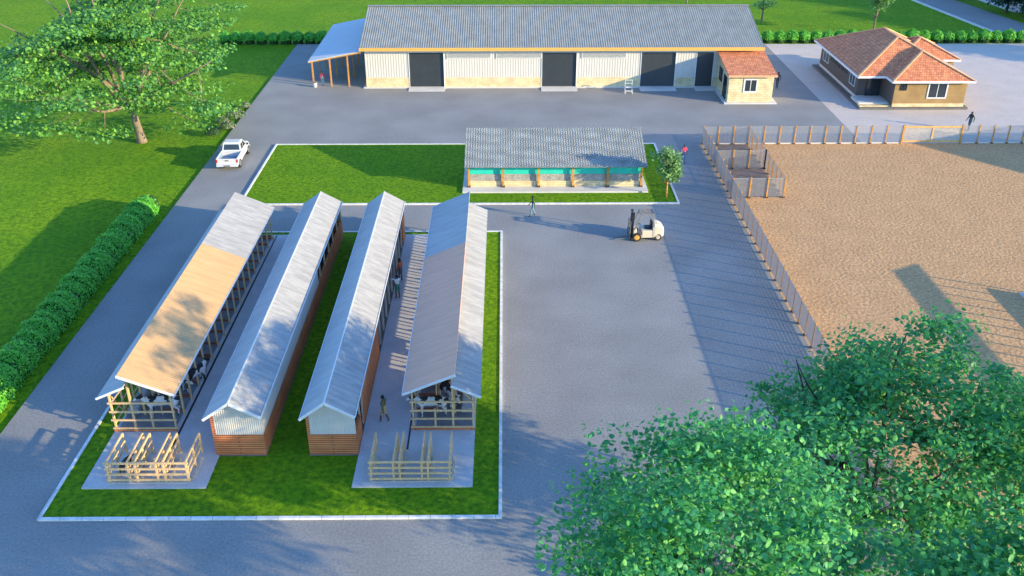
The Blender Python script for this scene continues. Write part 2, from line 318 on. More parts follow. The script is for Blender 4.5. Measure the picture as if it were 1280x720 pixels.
# ================================================================== closed brick sheds
def brick_shed(xl, xr, label, variant):
    base = thing('brick_shed', label, 'barn', ((xl+xr)/2, 37.57, .07)); xm = (xl+xr)/2-.15
    y0, y1 = 37.57, 63.3; zr, ze, zb = 3.44, 2.66, 1.37
    MB().box(xl-.02, xr+.02, y0-.03, y1+.03, -.05, .13).build('plinth', 'plinth', base, world=True)
    wl = MB().box(xl, xl+.14, y0, y1, .13, ze-.05); wl.build('brick_wall', 'brick', base, world=True)
    MB().box(xl+.142, xr, y0, y0+.14, .13, zb).build('brick_wall', 'brick', base, world=True)
    MB().box(xl+.142, xr-.142, y1-.14, y1, .13, zb).build('brick_wall', 'brick', base, world=True)
    def gable(y):
        # corrugated gable: vertical ribs
        mb = MB(); n = 120; vs = []; 
        for i in range(n+1):
            x = xl+.01+(xr-xl-.02)*i/n; h = .012*math.sin(2*math.pi*i/5)
            zt = ze-.04+(zr-ze)*(1-abs(x-xm)/((xm-xl) if x < xm else (xr-xm)))
            vs += [(x, y+h, zb+.003), (x, y+h, zt), (x, y+.05+h, zb+.003), (x, y+.05+h, zt)]
        fs = []
        for i in range(n):
            a = 4*i; fs += [(a, a+4, a+5, a+1), (a+2, a+3, a+7, a+6), (a+1, a+5, a+7, a+3)]
        mb.add(vs, fs).build('gable_sheet', 'wall_sheet', base, world=True)
    gable(y0+.012); gable(y1-.07)
    yr0, yr1 = 37.25, 63.7
    ol = .22
    sl_ = (zr-ze)/(xm-xl); sr_ = (zr-ze)/(xr-xm)
    MB().corr((xm, yr0, zr+.03), (xm, yr1, zr+.03), (xl-ol, yr0, ze-sl_*ol+.03), (xl-ol, yr1, ze-sl_*ol+.03), .12, .009).build('roof_slope', 'sheet_shade_tone', base, world=True)
    orr = .06
    MB().corr((xm+.01, yr0, zr+.03), (xm+.01, yr1, zr+.03), (xr+orr, yr0, ze-sr_*orr+.03), (xr+orr, yr1, ze-sr_*orr+.03), .12, .009).build('roof_slope', 'sheet_sun_tone', base, world=True)
    MB().bar((xm, yr0-.02, zr+.02), (xl-ol-.02, yr0-.02, ze-sl_*ol), .05, .13).bar((xm, yr0-.02, zr+.02), (xr+orr+.02, yr0-.02, ze-sr_*orr), .05, .13)\
        .bar((xr+orr+.03, yr0, ze-.02), (xr+orr+.03, yr1, ze-.02), .04, .09).bar((xl-ol-.02, yr0, ze-sl_*ol), (xl-ol-.02, yr1, ze-sl_*ol), .04, .09)\
        .bar((xm, yr0, zr+.05), (xm, yr1, zr+.05), .07, .03).build('roof_trim', 'white', base, world=True)
    if variant == 2:
        MB().box(xr-.14, xr, y0+.142, y1, .13, zb).build('brick_wall', 'brick', base, world=True)
        MB().corr((xr-.02, y0+.15, zb+.003), (xr-.02, 53.5, zb+.003), (xr-.02, y0+.15, ze-.04), (xr-.02, 53.5, ze-.04), .17, .012).build('wall_sheet', 'wall_sheet', base, world=True)
        for y in np.linspace(54.4, 63.1, 6):
            MB().bar((xr-.07, y, zb), (xr-.07, y, ze-.02), .10).build('post', 'timber', base, world=True)
    else:
        MB().box(xr-.14, xr, y0+.142, 39.3, .13, zb).build('brick_wall', 'brick', base, world=True)
        MB().box(xr-.14, xr, 40.2, 47.0, .13, ze-.05).build('brick_wall', 'brick', base, world=True)
        MB().box(xr-.14, xr, 61.9, y1, .13, ze-.05).build('brick_wall', 'brick', base, world=True)
        for y in np.linspace(48.0, 61.2, 9):
            MB().bar((xr-.07, y, .13), (xr-.07, y, ze-.02), .11).build('post', 'timber_pale', base, world=True)
        for y in (39.3, 40.2):
            MB().bar((xr-.07, y-.05, .13), (xr-.07, y-.05, ze-.02), .08).build('door_post', 'timber_pale', base, world=True)
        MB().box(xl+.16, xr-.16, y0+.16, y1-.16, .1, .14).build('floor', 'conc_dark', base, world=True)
    return base
brick_shed(-14.55, -12.03, 'narrow brick shed with sheet wall above its right side, next to the tan roofed shed', 2)
brick_shed(-9.86, -7.44, 'narrow brick shed with a doorway and posts facing the alley with people', 3)

# ================================================================== timber crushes in front
def crush(xs, xl, xr, label, lean):
    base = thing('timber_crush', label, 'animal pen', ((xl+xr)/2, 36.4, .15)); yf, yb = 35.5, 37.75; H = 1.2
    for z in (.22, .55, .88, 1.22): MB().bar((xl-.12, yf-.05, z+.1), (xr+.12, yf-.05, z+.1), .06, .10).build('front_rail', 'timber', base, world=True)
    MB().box(xl-.1, xr+.1, yf-.12, yf-.02, .15, .19).build('sill_board', 'timber_pale', base, world=True)
    for x in xs:
        for y in (yf, (yf+yb)/2, yb): MB().bar((x, y, .15), (x, y, H+.15), .09).build('post', 'timber', base, world=True)
        for z in (.55, .9, 1.32): MB().bar((x, yf, z), (x, yb, z), .06, .11).build('side_rail', 'timber', base, world=True)
        MB().box(x+.06, x+.2, yf+.1, yb-.5, .15, .24).build('floor_board', 'timber_pale', base, world=True)
    return base
crush([-19.1, -18.1, -17.75, -16.75, -16.4, -15.3], -19.1, -15.3, 'timber crush of parallel rail stalls on the pad before the tan roofed shed', 0)
crush([-6.5, -5.42, -5.12, -4.06, -3.76, -2.72], -6.5, -2.72, 'timber crush of parallel rail stalls on the pad before the brown roofed shed', 0)

# ================================================================== warehouse
wh = thing('warehouse', 'long white sheet clad warehouse with a grey ribbed roof and dark roller doors', 'warehouse', (6, 110, 0))
X0, X1, YF, YB = -15.2, 27.75, 101.6, 118.6
MB().box(X0-.3, X1+.2, YF-.25, YB+.2, -.1, .1).build('plinth', 'pale_conc', wh, world=True)
doors = [(-10.4, -6.65), (4.09, 7.82), (14.9, 18.63), (20.93, 22.76)]
segs = []; a = X0 
for d0, d1 in doors: segs.append((a, d0)); a = d1
segs.append((a, X1))
sb = MB(); sw = MB()
for a, b in segs: MB().box(a, b, YF, YF+.2, .1, 1.12).build('stone_base', 'stone', wh, world=True); sw.corr((a, YF+.03, 1.122), (b, YF+.03, 1.122), (a, YF+.03, 4.5), (b, YF+.03, 4.5), .28, .011, .05)
for d0, d1 in doors: sw.corr((d0+.002, YF+.03, 3.9), (d1-.002, YF+.03, 3.9), (d0+.002, YF+.03, 4.5), (d1-.002, YF+.03, 4.5), .28, .011, .05)
sw.build('front_wall', 'wall_sheet', wh, world=True)
MB().prism([(YF+.1, .1), (YB, .1), (YB, 4.3), (110, 6.95), (YF+.1, 4.45)], 'x', X0+.02, X0+.2).build('side_wall', 'wall_sheet', wh, world=True)
MB().prism([(YF+.1, .1), (YB, .1), (YB, 4.3), (110, 6.95), (YF+.1, 4.45)], 'x', X1-.2, X1-.02).build('side_wall', 'wall_sheet', wh, world=True)
MB().box(X0+.2, X1-.2, YB-.2, YB, .1, 4.3).build('back_wall', 'wall_sheet', wh, world=True)
for d0, d1 in doors:
    mb = MB(); n = 26
    for i in range(n):
        z = .1+3.78*i/n; z2 = .1+3.78*(i+1)/n
        mb.add([(d0, YF+.12, z), (d1, YF+.12, z), (d1, YF+.15, z2), (d0, YF+.15, z2)], [(0, 1, 2, 3)])
        mb.add([(d0, YF+.15, z2), (d1, YF+.15, z2), (d1, YF+.12, z2), (d0, YF+.12, z2)], [(0, 1, 2, 3)])
    rd = mb.build('roller_door', 'shutter', wh, world=True)
    MB().box(d0-.07, d0+.0, YF-.03, YF+.14, .1, 3.95).box(d1, d1+.07, YF-.03, YF+.14, .1, 3.95).box(d0, d1, YF-.03, YF+.14, 3.88, 3.95).build('frame', 'white', rd).location = (-6, -110, 0)
    MB().prism([(YF-1.45, .02), (YF-.26, .11), (YF-.26, -.05), (YF-1.45, -.05)], 'x', d0-.1, d1+.1).build('door_ramp', 'pale_conc', wh, world=True)
for a, b in ((-6.22, -1.55), (-.85, 3.93), (8.43, 13.15)):
    w_ = MB().box(a, b, YF-.045, YF+.02, 3.30, 3.86).build('strip_window', 'frosted', wh, world=True)
    MB().box(a-.06, b+.06, YF-.06, YF, 3.24, 3.30).box(a-.06, b+.06, YF-.06, YF, 3.86, 3.92).box(a-.06, a, YF-.06, YF, 3.30, 3.86).box(b, b+.06, YF-.06, YF, 3.30, 3.86).build('frame', 'white', w_).location = (-6, -110, 0)
rx0, rx1 = -15.62, 28.0
MB().corr((rx0, 110, 7.08), (rx1, 110, 7.08), (rx0, 100.95, 4.52), (rx1, 100.95, 4.52), .25, .018).build('roof_slope', 'wh_roof', wh, world=True)
MB().corr((rx0, 110.02, 7.08), (rx1, 110.02, 7.08), (rx0, 119.1, 4.3), (rx1, 119.1, 4.3), .25, .035).build('roof_slope', 'wh_roof', wh, world=True)
MB().bar((rx0, 110, 7.12), (rx1, 110, 7.12), .5, .05).build('ridge_cap', 'wh_roof', wh, world=True)
MB().box(rx0-.02, rx1+.02, 100.86, 100.93, 4.2, 4.56).build('fascia', 'fascia', wh, world=True)
MB().box(rx0, rx1, 100.95, YF, 4.40, 4.43).build('soffit', 'white', wh, world=True)

sh = thing('lean_to', 'open lean-to with pale roof on orange posts at the warehouse left end', 'shelter', (-18.4, 102.2, 0))
MB().corr((-15.55, 101.2, 4.15), (-15.55, 118.5, 4.15), (-21.3, 101.2, 3.05), (-21.3, 118.5, 3.05), .25, .02, .08).build('roof_sheet', 'annex_roof', sh, world=True)
MB().bar((-15.5, 101.25, 4.0), (-21.3, 101.25, 2.92), .06, .14).build('beam', 'timber_o', sh, world=True)
for x in (-21.1, -19.15, -17.2):
    for y in (102.2, 106.2, 110.2, 114.2, 118.2):
        MB().bar((x, y, 0), (x, y, 4.05-(abs(x+15.55))*.19), .15).build('post', 'timber_o', sh, world=True)

# ================================================================== gatehouse office
of = thing('stone_office', 'small cream stone office with orange tiled roof against the warehouse', 'building', (25.8, 98.6, 0))
MB().box(22.95, 28.45, 95.35, 101.33, -.05, .12).build('plinth', 'pale_conc', of, world=True)
MB().prism([(95.75, .12), (101.55, .12), (101.55, 3.75), (95.75, 2.92)], 'x', 23.3, 27.95).build('stone_wall', 'stone', of, world=True)
MB().prism([(95.35, 2.93), (101.55, 3.86), (101.55, 4.0), (95.35, 3.07)], 'x', 23.1, 28.15).build('tiled_roof', 'tiles', of, world=True)
MB().box(23.08, 28.17, 95.28, 95.35, 2.86, 3.06).build('eave_board', 'ridge', of, world=True)
def window(parent, x0, x1, z0, z1, y, fr='white', f=.09, gl='glass'):
    wf = MB().box(x0, x1, y-.05, y+.02, z0, z0+f).box(x0, x1, y-.05, y+.02, z1-f, z1).box(x0, x0+f, y-.05, y+.02, z0+f, z1-f).box(x1-f, x1, y-.05, y+.02, z0+f, z1-f)\
        .box((x0+x1)/2-.03, (x0+x1)/2+.03, y-.045, y+.02, z0+f, z1-f).build('window', fr, parent, world=True)
    p = MB().box(x0+f, x1-f, y-.015, y+.01, z0+f, z1-f).build('pane', gl, wf); p.location = -parent.location
    return wf
window(of, 24.85, 26.3, 1.15, 2.6, 95.74, f=.14)
def window_x(parent, x, y0, y1, z0, z1, fr='white', f=.07, name='window', bars=True):
    mb = MB().box(x-.05, x+.02, y0, y1, z0, z0+f).box(x-.05, x+.02, y0, y1, z1-f, z1).box(x-.05, x+.02, y0, y0+f, z0+f, z1-f).box(x-.05, x+.02, y1-f, y1, z0+f, z1-f)
    if bars: mb.box(x-.045, x+.02, (y0+y1)/2-.03, (y0+y1)/2+.03, z0+f, z1-f)
    wf = mb.build(name, fr, parent, world=True)
    p = MB().box(x-.015, x+.01, y0+f, y1-f, z0+f, z1-f).build('pane', 'glass', wf); p.location = -parent.location
    return wf
window_x(of, 23.29, 98.9, 100.4, 1.3, 2.7, 'black')
window_x(of, 23.29, 96.6, 98.1, .14, 2.5, 'black', name='door')

# ================================================================== house
hs = thing('bungalow', 'brown bungalow with orange terracotta hip roof on the pale paving', 'house', (42, 100, 0))
E_, T_ = 3.05, .48
def hip(x0, x1, y0, y1, name='tiled_roof', e=E_, fl=0):
    w2 = min(x1-x0, y1-y0)/2; h = w2*T_; xm, ym = (x0+x1)/2, (y0+y1)/2
    if x1-x0 < y1-y0: r0, r1 = (xm, y0+w2, e+h), (xm, y1-w2, e+h); f = [(0, 1, 4), (1, 2, 5, 4), (2, 3, 5), (3, 0, 4, 5)]
    else: r0, r1 = (x0+w2, ym, e+h), (x1-w2, ym, e+h); f = [(0, 1, 5, 4), (1, 2, 5), (2, 3, 4, 5), (3, 0, 4)]
    MB().add([(x0, y0, e), (x1, y0, e), (x1, y1, e), (x0, y1, e), r0, r1], f+[(3, 2, 1, 0)]).build(name, 'tiles', hs, world=True)
    rb = MB(); cs = [Vector(c) for c in ((x0, y0, e), (x1, y0, e), (x1, y1, e), (x0, y1, e))]; r0, r1 = Vector(r0), Vector(r1)
    near = [r0, r0, r1, r1] if x1-x0 < y1-y0 else [r0, r1, r1, r0]
    for c, r in zip(cs, near): rb.bar(c+Vector((0, 0, .04)), r+Vector((0, 0, .04)), .22, .09)
    rb.bar(r0+Vector((0, 0, .04)), r1+Vector((0, 0, .04)), .22, .09); rb.build('hip_ridge', 'ridge', hs, world=True)
def fasc(pts):
    mb = MB()
    for p, q in zip(pts, pts[1:]): mb.bar((*p, E_-.06), (*q, E_-.06), .08, .2)
    mb.build('fascia', 'white', hs, world=True)
hip(36.3, 47.6, 94.8, 110.2); hip(39.2, 47.604, 92.95, 107.0, e=E_+.003); hip(42.8, 49.6, 101.2, 108.4, e=E_+.002)
fasc([(36.3, 110.2), (36.3, 94.8), (39.2, 94.8), (39.2, 92.95), (47.6, 92.95), (47.6, 101.2), (49.6, 101.2), (49.6, 108.4), (47.6, 108.4), (47.6, 110.2), (36.3, 110.2)])
MB().box(37.1, 39.75, 96.7, 109.6, .4, 3.0).build('side_wall', 'dark_wall_and_shade', hs, world=True)
MB().box(39.70, 39.748, 93.52, 96.68, .4, 2.99).build('porch_shade', 'dark_wall_and_shade', hs, world=True)  # thin dark panel, porch shade put into its colour
MB().box(39.75, 47.1, 93.5, 109.6, .4, 3.0).build('front_wall', 'brown_wall', hs, world=True)
MB().box(43.2, 49.1, 101.6, 108, .4, 2.99).build('wing_wall', 'brown_wall', hs, world=True)
MB().box(39.76, 47.13, 93.46, 109.62, .28, .62).build('stone_base', 'stone', hs, world=True)
MB().box(37.07, 39.72, 96.68, 109.62, .24, .52).build('stone_base', 'pale_conc', hs, world=True)
MB().box(36.4, 47.6, 93.35, 110, -.05, .24).build('plinth', 'plinth', hs, world=True)
MB().box(36.6, 39.715, 94.2, 96.66, .24, .5).build('porch_floor', 'pale_conc', hs, world=True)
MB().box(36.5, 39.715, 93.6, 94.19, .24, .37).build('porch_step', 'stone', hs, world=True)
d = window(hs, 38.0, 39.5, .5, 2.6, 96.69, 'black', .08); d.name = 'entrance_door'
window(hs, 40.3, 40.95, 2.0, 2.75, 93.49, 'black', .05)
window(hs, 43.15, 45.15, 1.15, 2.8, 93.49, 'white', .12)
window_x(hs, 37.09, 97.5, 99.2, 1.2, 2.5, 'white'); window_x(hs, 37.09, 106.6, 108.6, 1.2, 2.5, 'white')
for y in (100.3, 101.5, 102.7, 103.9, 105.1): window_x(hs, 37.09, y, y+.6, 1.8, 2.5, 'black', bars=False)

# ================================================================== feeding pavilion
pv = thing('feed_shelter', 'long open fronted feed shelter with grey tiled roof and orange posts on the lawn', 'shelter', (4, 74, .07))
MB().box(-3.5, 11.75, 71.45, 77.0, -.05, .2).build('floor_pad', 'pale_conc', pv, world=True)
px0, px1 = -3.32, 11.62
MB().corr((px0, 71.85, 2.16), (px1, 71.85, 2.16), (px0, 76.7, 3.86), (px1, 76.7, 3.86), .21, .009, .05).build('tiled_roof', bricks('grey roof tile', (.33, .345, .33), (.40, .41, .39), (.17, .19, .19), .21, .26, .035, bump=.02), pv, world=True)
for x in (-3.0, -.16, 2.76, 5.61, 8.46, 11.25):
    p_ = MB().bar((x, 72.47, .2), (x, 72.47, 2.3), .16).build('post', 'timber_o', pv, world=True)
    MB().box(x-.14, x+.14, 72.33, 72.58, .2, .3).build('post_foot', 'foot', p_).location = (-4, -74, -.07)
MB().box(px0+.15, px1-.15, 76.3, 76.5, .2, 3.7).prism([(72.9, .2), (76.3, .2), (76.3, 3.62), (72.9, 2.42)], 'x', px0+.15, px0+.3).build('back_wall', 'pale_conc', pv, world=True)
MB().box(-3.0, 11.3, 72.60, 72.80, .2, .66).build('stone_wall', 'stone', pv, world=True)
MB().box(-3.0, 11.3, 72.66, 72.80, .662, 1.24).build('rubble_wall', M('grey rubble', (.40, .38, .35), .9, .3, 2.5, fine=.35, bscale=9), pv, world=True)
MB().box(-3.0, 11.3, 72.70, 72.80, 1.242, 2.05).build('liner_panel', 'turq', pv, world=True)

# ================================================================== wire fences
def wire_grid(mb, L, z0, z1, pitch, wd, xoff=0):
    h = z1-z0; st = pitch*math.sqrt(2); k = -h
    while k < L:
        a, b = max(k, 0), min(k+h, L)
        if b-a > .02:
            mb.bar((a+xoff, 0, z0+(a-k)), (b+xoff, 0, z0+(b-k)), .006, wd); mb.bar((a+xoff, .007, z1-(a-k)), (b+xoff, .007, z1-(b-k)), .006, wd)
        k += st
def fence(p, q, label, first=True, last=True, kerb=True, sp=1.41, group='wire mesh fences round the paddock and pens', h=1.78, wd=.018):
    p, q = Vector((*p, 0)), Vector((*q, 0)); L = (q-p).length; rz = math.atan2(q.y-p.y, q.x-p.x)
    t = thing('wire_fence', label, 'fence', p, rz, group); n = round(L/sp)
    mb = MB(); wire_grid(mb, L, .1, 1.66, .085, wd); mb.bar((0, 0, 1.67), (L, 0, 1.67), .02, .03).build('wire_mesh', 'wire', t, fix=False)
    for i in range(n+1):
        if (i == 0 and not first) or (i == n and not last): continue
        x = L*i/n; po = MB().bar((x, -.03, 0), (x, -.03, h), .10).build('post', 'timber_o', t)
        MB().box(x-.11, x+.11, -.14, .08, -.02, .09).build('footing', 'foot', po)
    if kerb: MB().box(.05, L-.05, -.005, .09, -.02, .10).build('base_kerb', 'pale_conc', t)
    return t
fence((18.25, 30.5), (18.4, 83.2), 'long wire fence along the left edge of the orange paddock, beside the grey yard', wd=.036, kerb=False)
fence((18.4, 83.2), (36.9, 83.3), 'wire fence along the far edge of the paddock, left of the timber gate', first=False, last=False)
fence((42.65, 83.3), (75, 83.3), 'wire fence along the far edge of the paddock, right of the timber gate', first=False)
fence((22.65, 83.2), (22.65, 76.9), 'short wire fence closing the right side of the farther corner pen', first=False, kerb=False)
fence((22.65, 76.9), (22.65, 70.5), 'short wire fence closing the right side of the nearer corner pen', kerb=False)
fence((18.4, 76.9), (22.65, 76.9), 'short cross fence between the two corner pens', first=False, last=False, kerb=False)
fence((18.4, 70.5), (22.65, 70.5), 'short cross fence closing the near end of the corner pens', first=False, last=False, kerb=False)
g = thing('paddock_gate', 'wide orange framed timber gate with diagonal lattice in the far paddock fence', 'gate', (36.93, 83.3, 0))
W_ = 5.65
MB().box(0, .16, -.08, .08, 0, 1.8).build('gate_post', 'timber_o', g); MB().box(W_-.16, W_, -.08, .08, 0, 1.8).build('gate_post', 'timber_o', g)
MB().box(.17, W_-.17, -.05, .05, 1.52, 1.68).box(.17, W_-.17, -.05, .05, .12, .28).box(W_/2-.07, W_/2+.07, -.05, .05, .281, 1.519).build('gate_frame', M('bright timber', (.74, .44, .16), .6, .2, 3), g)
mb = MB(); wire_grid(mb, W_-.34, .28, 1.52, .11, .035, .17); mb.build('lattice', 'timber_pale', g, fix=False)

# ================================================================== vegetation
def leaves_mesh(name, cen, nrm, size, mats, aspect=.62, fold=.12, hexa=True, midx=None):
    n = len(cen); t = rng.normal(size=(n, 3)); nrm = nrm/np.linalg.norm(nrm, axis=1)[:, None]
    t -= nrm*(t*nrm).sum(1)[:, None]; t /= np.linalg.norm(t, axis=1)[:, None]; b = np.cross(nrm, t)
    L = size[:, None]; Wd = L*aspect/2; dn = nrm*L*fold
    if hexa:
        vs = np.stack([cen-t*L/2, cen-t*L*.18+b*Wd-dn, cen+t*L*.22+b*Wd*.85-dn, cen+t*L/2-dn*.6, cen+t*L*.22-b*Wd*.85-dn, cen-t*L*.18-b*Wd-dn], 1).reshape(-1, 3)
        base = np.arange(n)[:, None]*6; fi = np.concatenate([base+[0, 1, 2, 3], base+[0, 3, 4, 5]], 1).reshape(-1, 4); nf = 2*n
    else:
        vs = np.stack([cen-t*L/2, cen+b*Wd-dn, cen+t*L/2, cen-b*Wd-dn], 1).reshape(-1, 3)
        fi = (np.arange(n)[:, None]*4+[0, 1, 2, 3]); nf = n
    me = bpy.data.meshes.new(name); me.vertices.add(len(vs)); me.vertices.foreach_set('co', vs.ravel())
    me.loops.add(nf*4); me.loops.foreach_set('vertex_index', fi.ravel().astype(np.int32))
    me.polygons.add(nf); me.polygons.foreach_set('loop_start', np.arange(nf, dtype=np.int32)*4); me.polygons.foreach_set('loop_total', np.full(nf, 4, dtype=np.int32))
    for m in (mats if isinstance(mats, list) else [mats]): me.materials.append(mt[m])
    me.update(calc_edges=True); return me
def tree(name, label, cat, loc, H, fork, R, zc, Rz, nclus, nleaf, lsize, leaf, bark='bark', tr=.3, limbs=7, seed=1, group=None, flat=.4, csig=.8, lean=(0, 0), off=(0, 0), shell=.5, cut=-.75, el=(25, 65), rough=.3, ry=1.0):
    global rng
    rng = np.random.default_rng(seed); rd = random.Random(seed)
    t = thing(name, label, cat, loc, 0, group); wood = MB()
    fk = Vector((lean[0]*fork, lean[1]*fork, fork))
    wood.tube([(0, 0, -.1), (0, 0, .12*fork), fk*.5, fk], [tr*1.5, tr*1.12, tr*.95, tr*.85], 8)
    C0 = Vector((off[0], off[1], zc)); nodes = []
    for i in range(limbs):
        az = 2*math.pi*(i+rd.uniform(-.3, .3))/limbs; e = R_(rd.uniform(*el)) if i else R_(85)
        d = Vector((math.cos(az)*math.cos(e), math.sin(az)*math.cos(e), math.sin(e)))
        # reach to the envelope
        Lm = .1
        while Lm < 40:
            q = fk+d*Lm-C0
            if (q.x/R)**2+(q.y/R/ry)**2+(q.z/Rz)**2 > .62 and Lm > .8: break
            Lm += .2
        pts = [fk]; p = fk.copy(); k = 7; dd = d.copy()
        for j in range(k):
            dd = (dd+Vector((rd.uniform(-.22, .22), rd.uniform(-.22, .22), rd.uniform(-.12, .16)))).normalized(); p = p+dd*Lm/k; pts.append(p.copy())
        r0 = tr*.6 if i else tr*.7
        wood.tube(pts, [r0*(1-.85*j/k) for j in range(k+1)], 6); nodes += [(pp, r0*(1-.85*j/k)) for j, pp in enumerate(pts) if j > 1]
    cl = []
    lob = [(Vector((rd.gauss(0, 1), rd.gauss(0, 1), rd.gauss(0, .6))).normalized(), rd.uniform(-rough, rough*.6)) for _ in range(14)]
    while len(cl) < nclus:
        d = Vector((rd.gauss(0, 1), rd.gauss(0, 1), rd.gauss(0, 1))).normalized()
        if d.z < cut: continue
        f = rd.uniform(shell, 1)**.6; s_ = 1
        for ld, a in lob: s_ += a*max(0, d.dot(ld)-.55)*2.2
        cl.append(C0+Vector((d.x*R*f*s_, d.y*R*ry*f*s_, d.z*Rz*f*s_)))
    for c in cl:
        best = min(nodes, key=lambda nn: (nn[0]-c).length_squared+max(0, nn[0].z-c.z)*2)
        a, r = best; mid = a.lerp(c, .5)+Vector((0, 0, -.06*(c-a).length)); r = min(r*.5, .05+.012*(c-a).length)
        wood.tube([a, mid, c], [r, r*.6, r*.2], 4, cap=False)
    wood.build('trunk', bark, t, smooth=True, fix=False)
    ca = np.array([tuple(c) for c in cl]); per = nleaf//nclus
    sg = csig*(.6+.8*rng.random(len(ca)))
    idx = np.repeat(np.arange(len(ca)), per)
    o = np.clip(rng.normal(size=(len(idx), 3)), -1.7, 1.7)*sg[idx][:, None]*np.array([1, 1, flat]); cen = ca[idx]+o
    nrm = rng.normal(size=cen.shape)*.55+np.array([0, 0, .9]); nrm += o*.25
    size = lsize*(.5+.85*rng.random(len(cen)))
    me = leaves_mesh('crown', cen, nrm, size, leaf); cr = bpy.data.objects.new('crown', me); C.objects.link(cr); cr.parent = t
    return t
# near trees (lower right)
tree('leafy_tree', 'broadest leafy green tree at the lower right beside the paddock fence', 'tree', (15.2, 30.2, 0), 11, 2.4, 7.4, 6.6, 5.0, 230, 33000, .225, 'leaf_near', 'bark_dark', .24, 11, 11, 'foreground trees', .38, .62, off=(0, .0), ry=.76, rough=.45, cut=-.95, shell=.35, el=(15, 65))
tree('leafy_tree', 'tall leafy green tree at the bottom, left of the broadest foreground tree', 'tree', (5.6, 19.9, 0), 15, 5.5, 4.6, 10.4, 4.8, 190, 30000, .18, 'leaf_near', 'bark_dark', .24, 10, 12, 'foreground trees', .38, .5, rough=.45, cut=-.9, shell=.35, el=(15, 65))
tree('leafy_tree', 'leafy green tree below the bottom right corner, nearest the viewer', 'tree', (14.0, 18.2, 0), 13, 4.0, 5.4, 8.8, 4.4, 130, 15000, .25, 'leaf_near', 'bark_dark', .24, 10, 13, 'foreground trees', .38, .55, rough=.5, shell=.35, el=(15, 65))
tree('leafy_tree', 'unseen leafy tree beyond the right edge, raised to dapple the tan roof', 'tree', (25.0, 26.8, 0), 14.5, 4.5, 5.2, 9.9, 4.9, 100, 6500, .28, 'leaf_near', 'bark_dark', .24, 9, 15, 'foreground trees', .4, .62, rough=.45, shell=.35)  # out of view, crown height set to throw dappled shade on the tan roof
# big spreading tree (upper left)
tree('spreading_tree', 'big spreading tree with layered crown and pale forked trunk on the left lawn', 'tree', (-34.2, 84.6, -.14), 17, 3.4, 12.8, 8.9, 7.7, 185, 45000, .31, 'leaf_big', 'bark', .38, 13, 26, None, .12, 1.05, lean=(-.09, 0), off=(-1.2, .5), cut=-.95, el=(12, 62), shell=.25, rough=.4)
# young trees
def young(loc, h, label, seed, leaf='leaf_young', tr=.07, group='slim young trees'):
    return tree('young_tree', label, 'tree', loc, h, h*.22, h*.19, h*.6, h*.40, 40, 3000, .22 if h < 6 else .34, leaf, 'timber_o' if h < 5 else 'bark', tr, 7, seed, group, .55, h*.065, shell=.1, rough=.5)
young((13.1, 70.6, .07), 4.6, 'slim young tree with orange trunk at the right corner of the shelter lawn', 31)
young((36.15, 133.7, -.14), 7.5, 'slim tree on the far lawn just behind the warehouse right end', 32, tr=.13)
young((49.9, 127.9, -.14), 8.0, 'slim tree on the far lawn behind the bungalow roof', 33, tr=.13)
young((27.8, 146.5, -.14), 8.0, 'slim tree at the top edge behind the warehouse roof', 34, tr=.13)
for i, (x, y, h, lab) in enumerate([(73.2, 139, 8, 'dark tree at the top right corner beyond the far road, nearest the road'), (76.5, 143.5, 9, 'dark tree at the top right corner, second from the road'), (75.3, 133.5, 4.5, 'low dark tree at the top right edge beside the road bend'), (70.6, 149, 9, 'dark tree at the top edge left of the other corner trees')]):
    tree('dark_tree', lab, 'tree', (x, y, -.14), h, 1.6, 2.6, h*.42, h*.36, 70, 7000, .35, 'leaf_dark', 'bark_dark', .16, 6, 40+i, 'dark trees beyond the far road', .6, .6)
for i, (x, y, h) in enumerate([(84, 125, 9), (85, 132, 10), (86, 140, 11), (92, 118, 10), (100, 128, 11), (88, 106, 8.5), (104, 112, 11), (98, 140, 10), (112, 134, 11)]):
    tree('shade_tree', 'tall leafy tree standing outside the right edge, over the dark bank', 'tree', (x, y, -.14), h, 2.6, 4, h*.6, h*.4, 60, 5000, .5, 'leaf_dark', 'bark_dark', .25, 6, 60+i, 'trees outside the right edge', .6, 1.0)

# round clipped shrubs (two mesh variants, copied)
def shrub_mesh(seed, r, h, n, ls, leaf, name='foliage'):
    global rng
    rng = np.random.default_rng(seed); d = rng.normal(size=(n, 3)); d /= np.linalg.norm(d, axis=1)[:, None]; d[:, 2] = np.abs(d[:, 2])*1.0-.25*rng.random(n)
    lump = 1+.10*np.sin(d[:, 0]*5+seed)*np.cos(d[:, 1]*6)+.06*rng.normal(size=n)
    cen = d*np.array([r, r, h*.55])*lump[:, None]+np.array([0, 0, h*.45])
    return leaves_mesh(name, cen, d+rng.normal(size=d.shape)*.5, ls*(.6+.7*rng.random(n)), leaf)
def core(rx, ry, h, parent):
    mb = MB(); n = 10; rings = [(1, 0), (1, .45), (.9, .75), (.6, .95)]
    vs = [(math.cos(2*math.pi*k/n)*rx*a, math.sin(2*math.pi*k/n)*ry*a, h*z) for a, z in rings for k in range(n)]
    fs = [(i*n+k, i*n+(k+1) % n, (i+1)*n+(k+1) % n, (i+1)*n+k) for i in range(3) for k in range(n)]+[tuple(3*n+k for k in range(n))]
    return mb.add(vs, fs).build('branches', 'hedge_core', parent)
SG = 'round clipped shrubs in a row along the back'
proto = []
for s_ in (1, 2, 3):
    t = thing('round_shrub', 'round clipped green shrub in the row along the back lawn edge', 'shrub', (0, 0, 0), 0, SG)
    me = shrub_mesh(s_, .82, 1.55, 900, .2, 'leaf_hedge'); o = bpy.data.objects.new('foliage', me); C.objects.link(o); o.parent = t
    core(.62, .62, 1.2, t); proto.append(t)
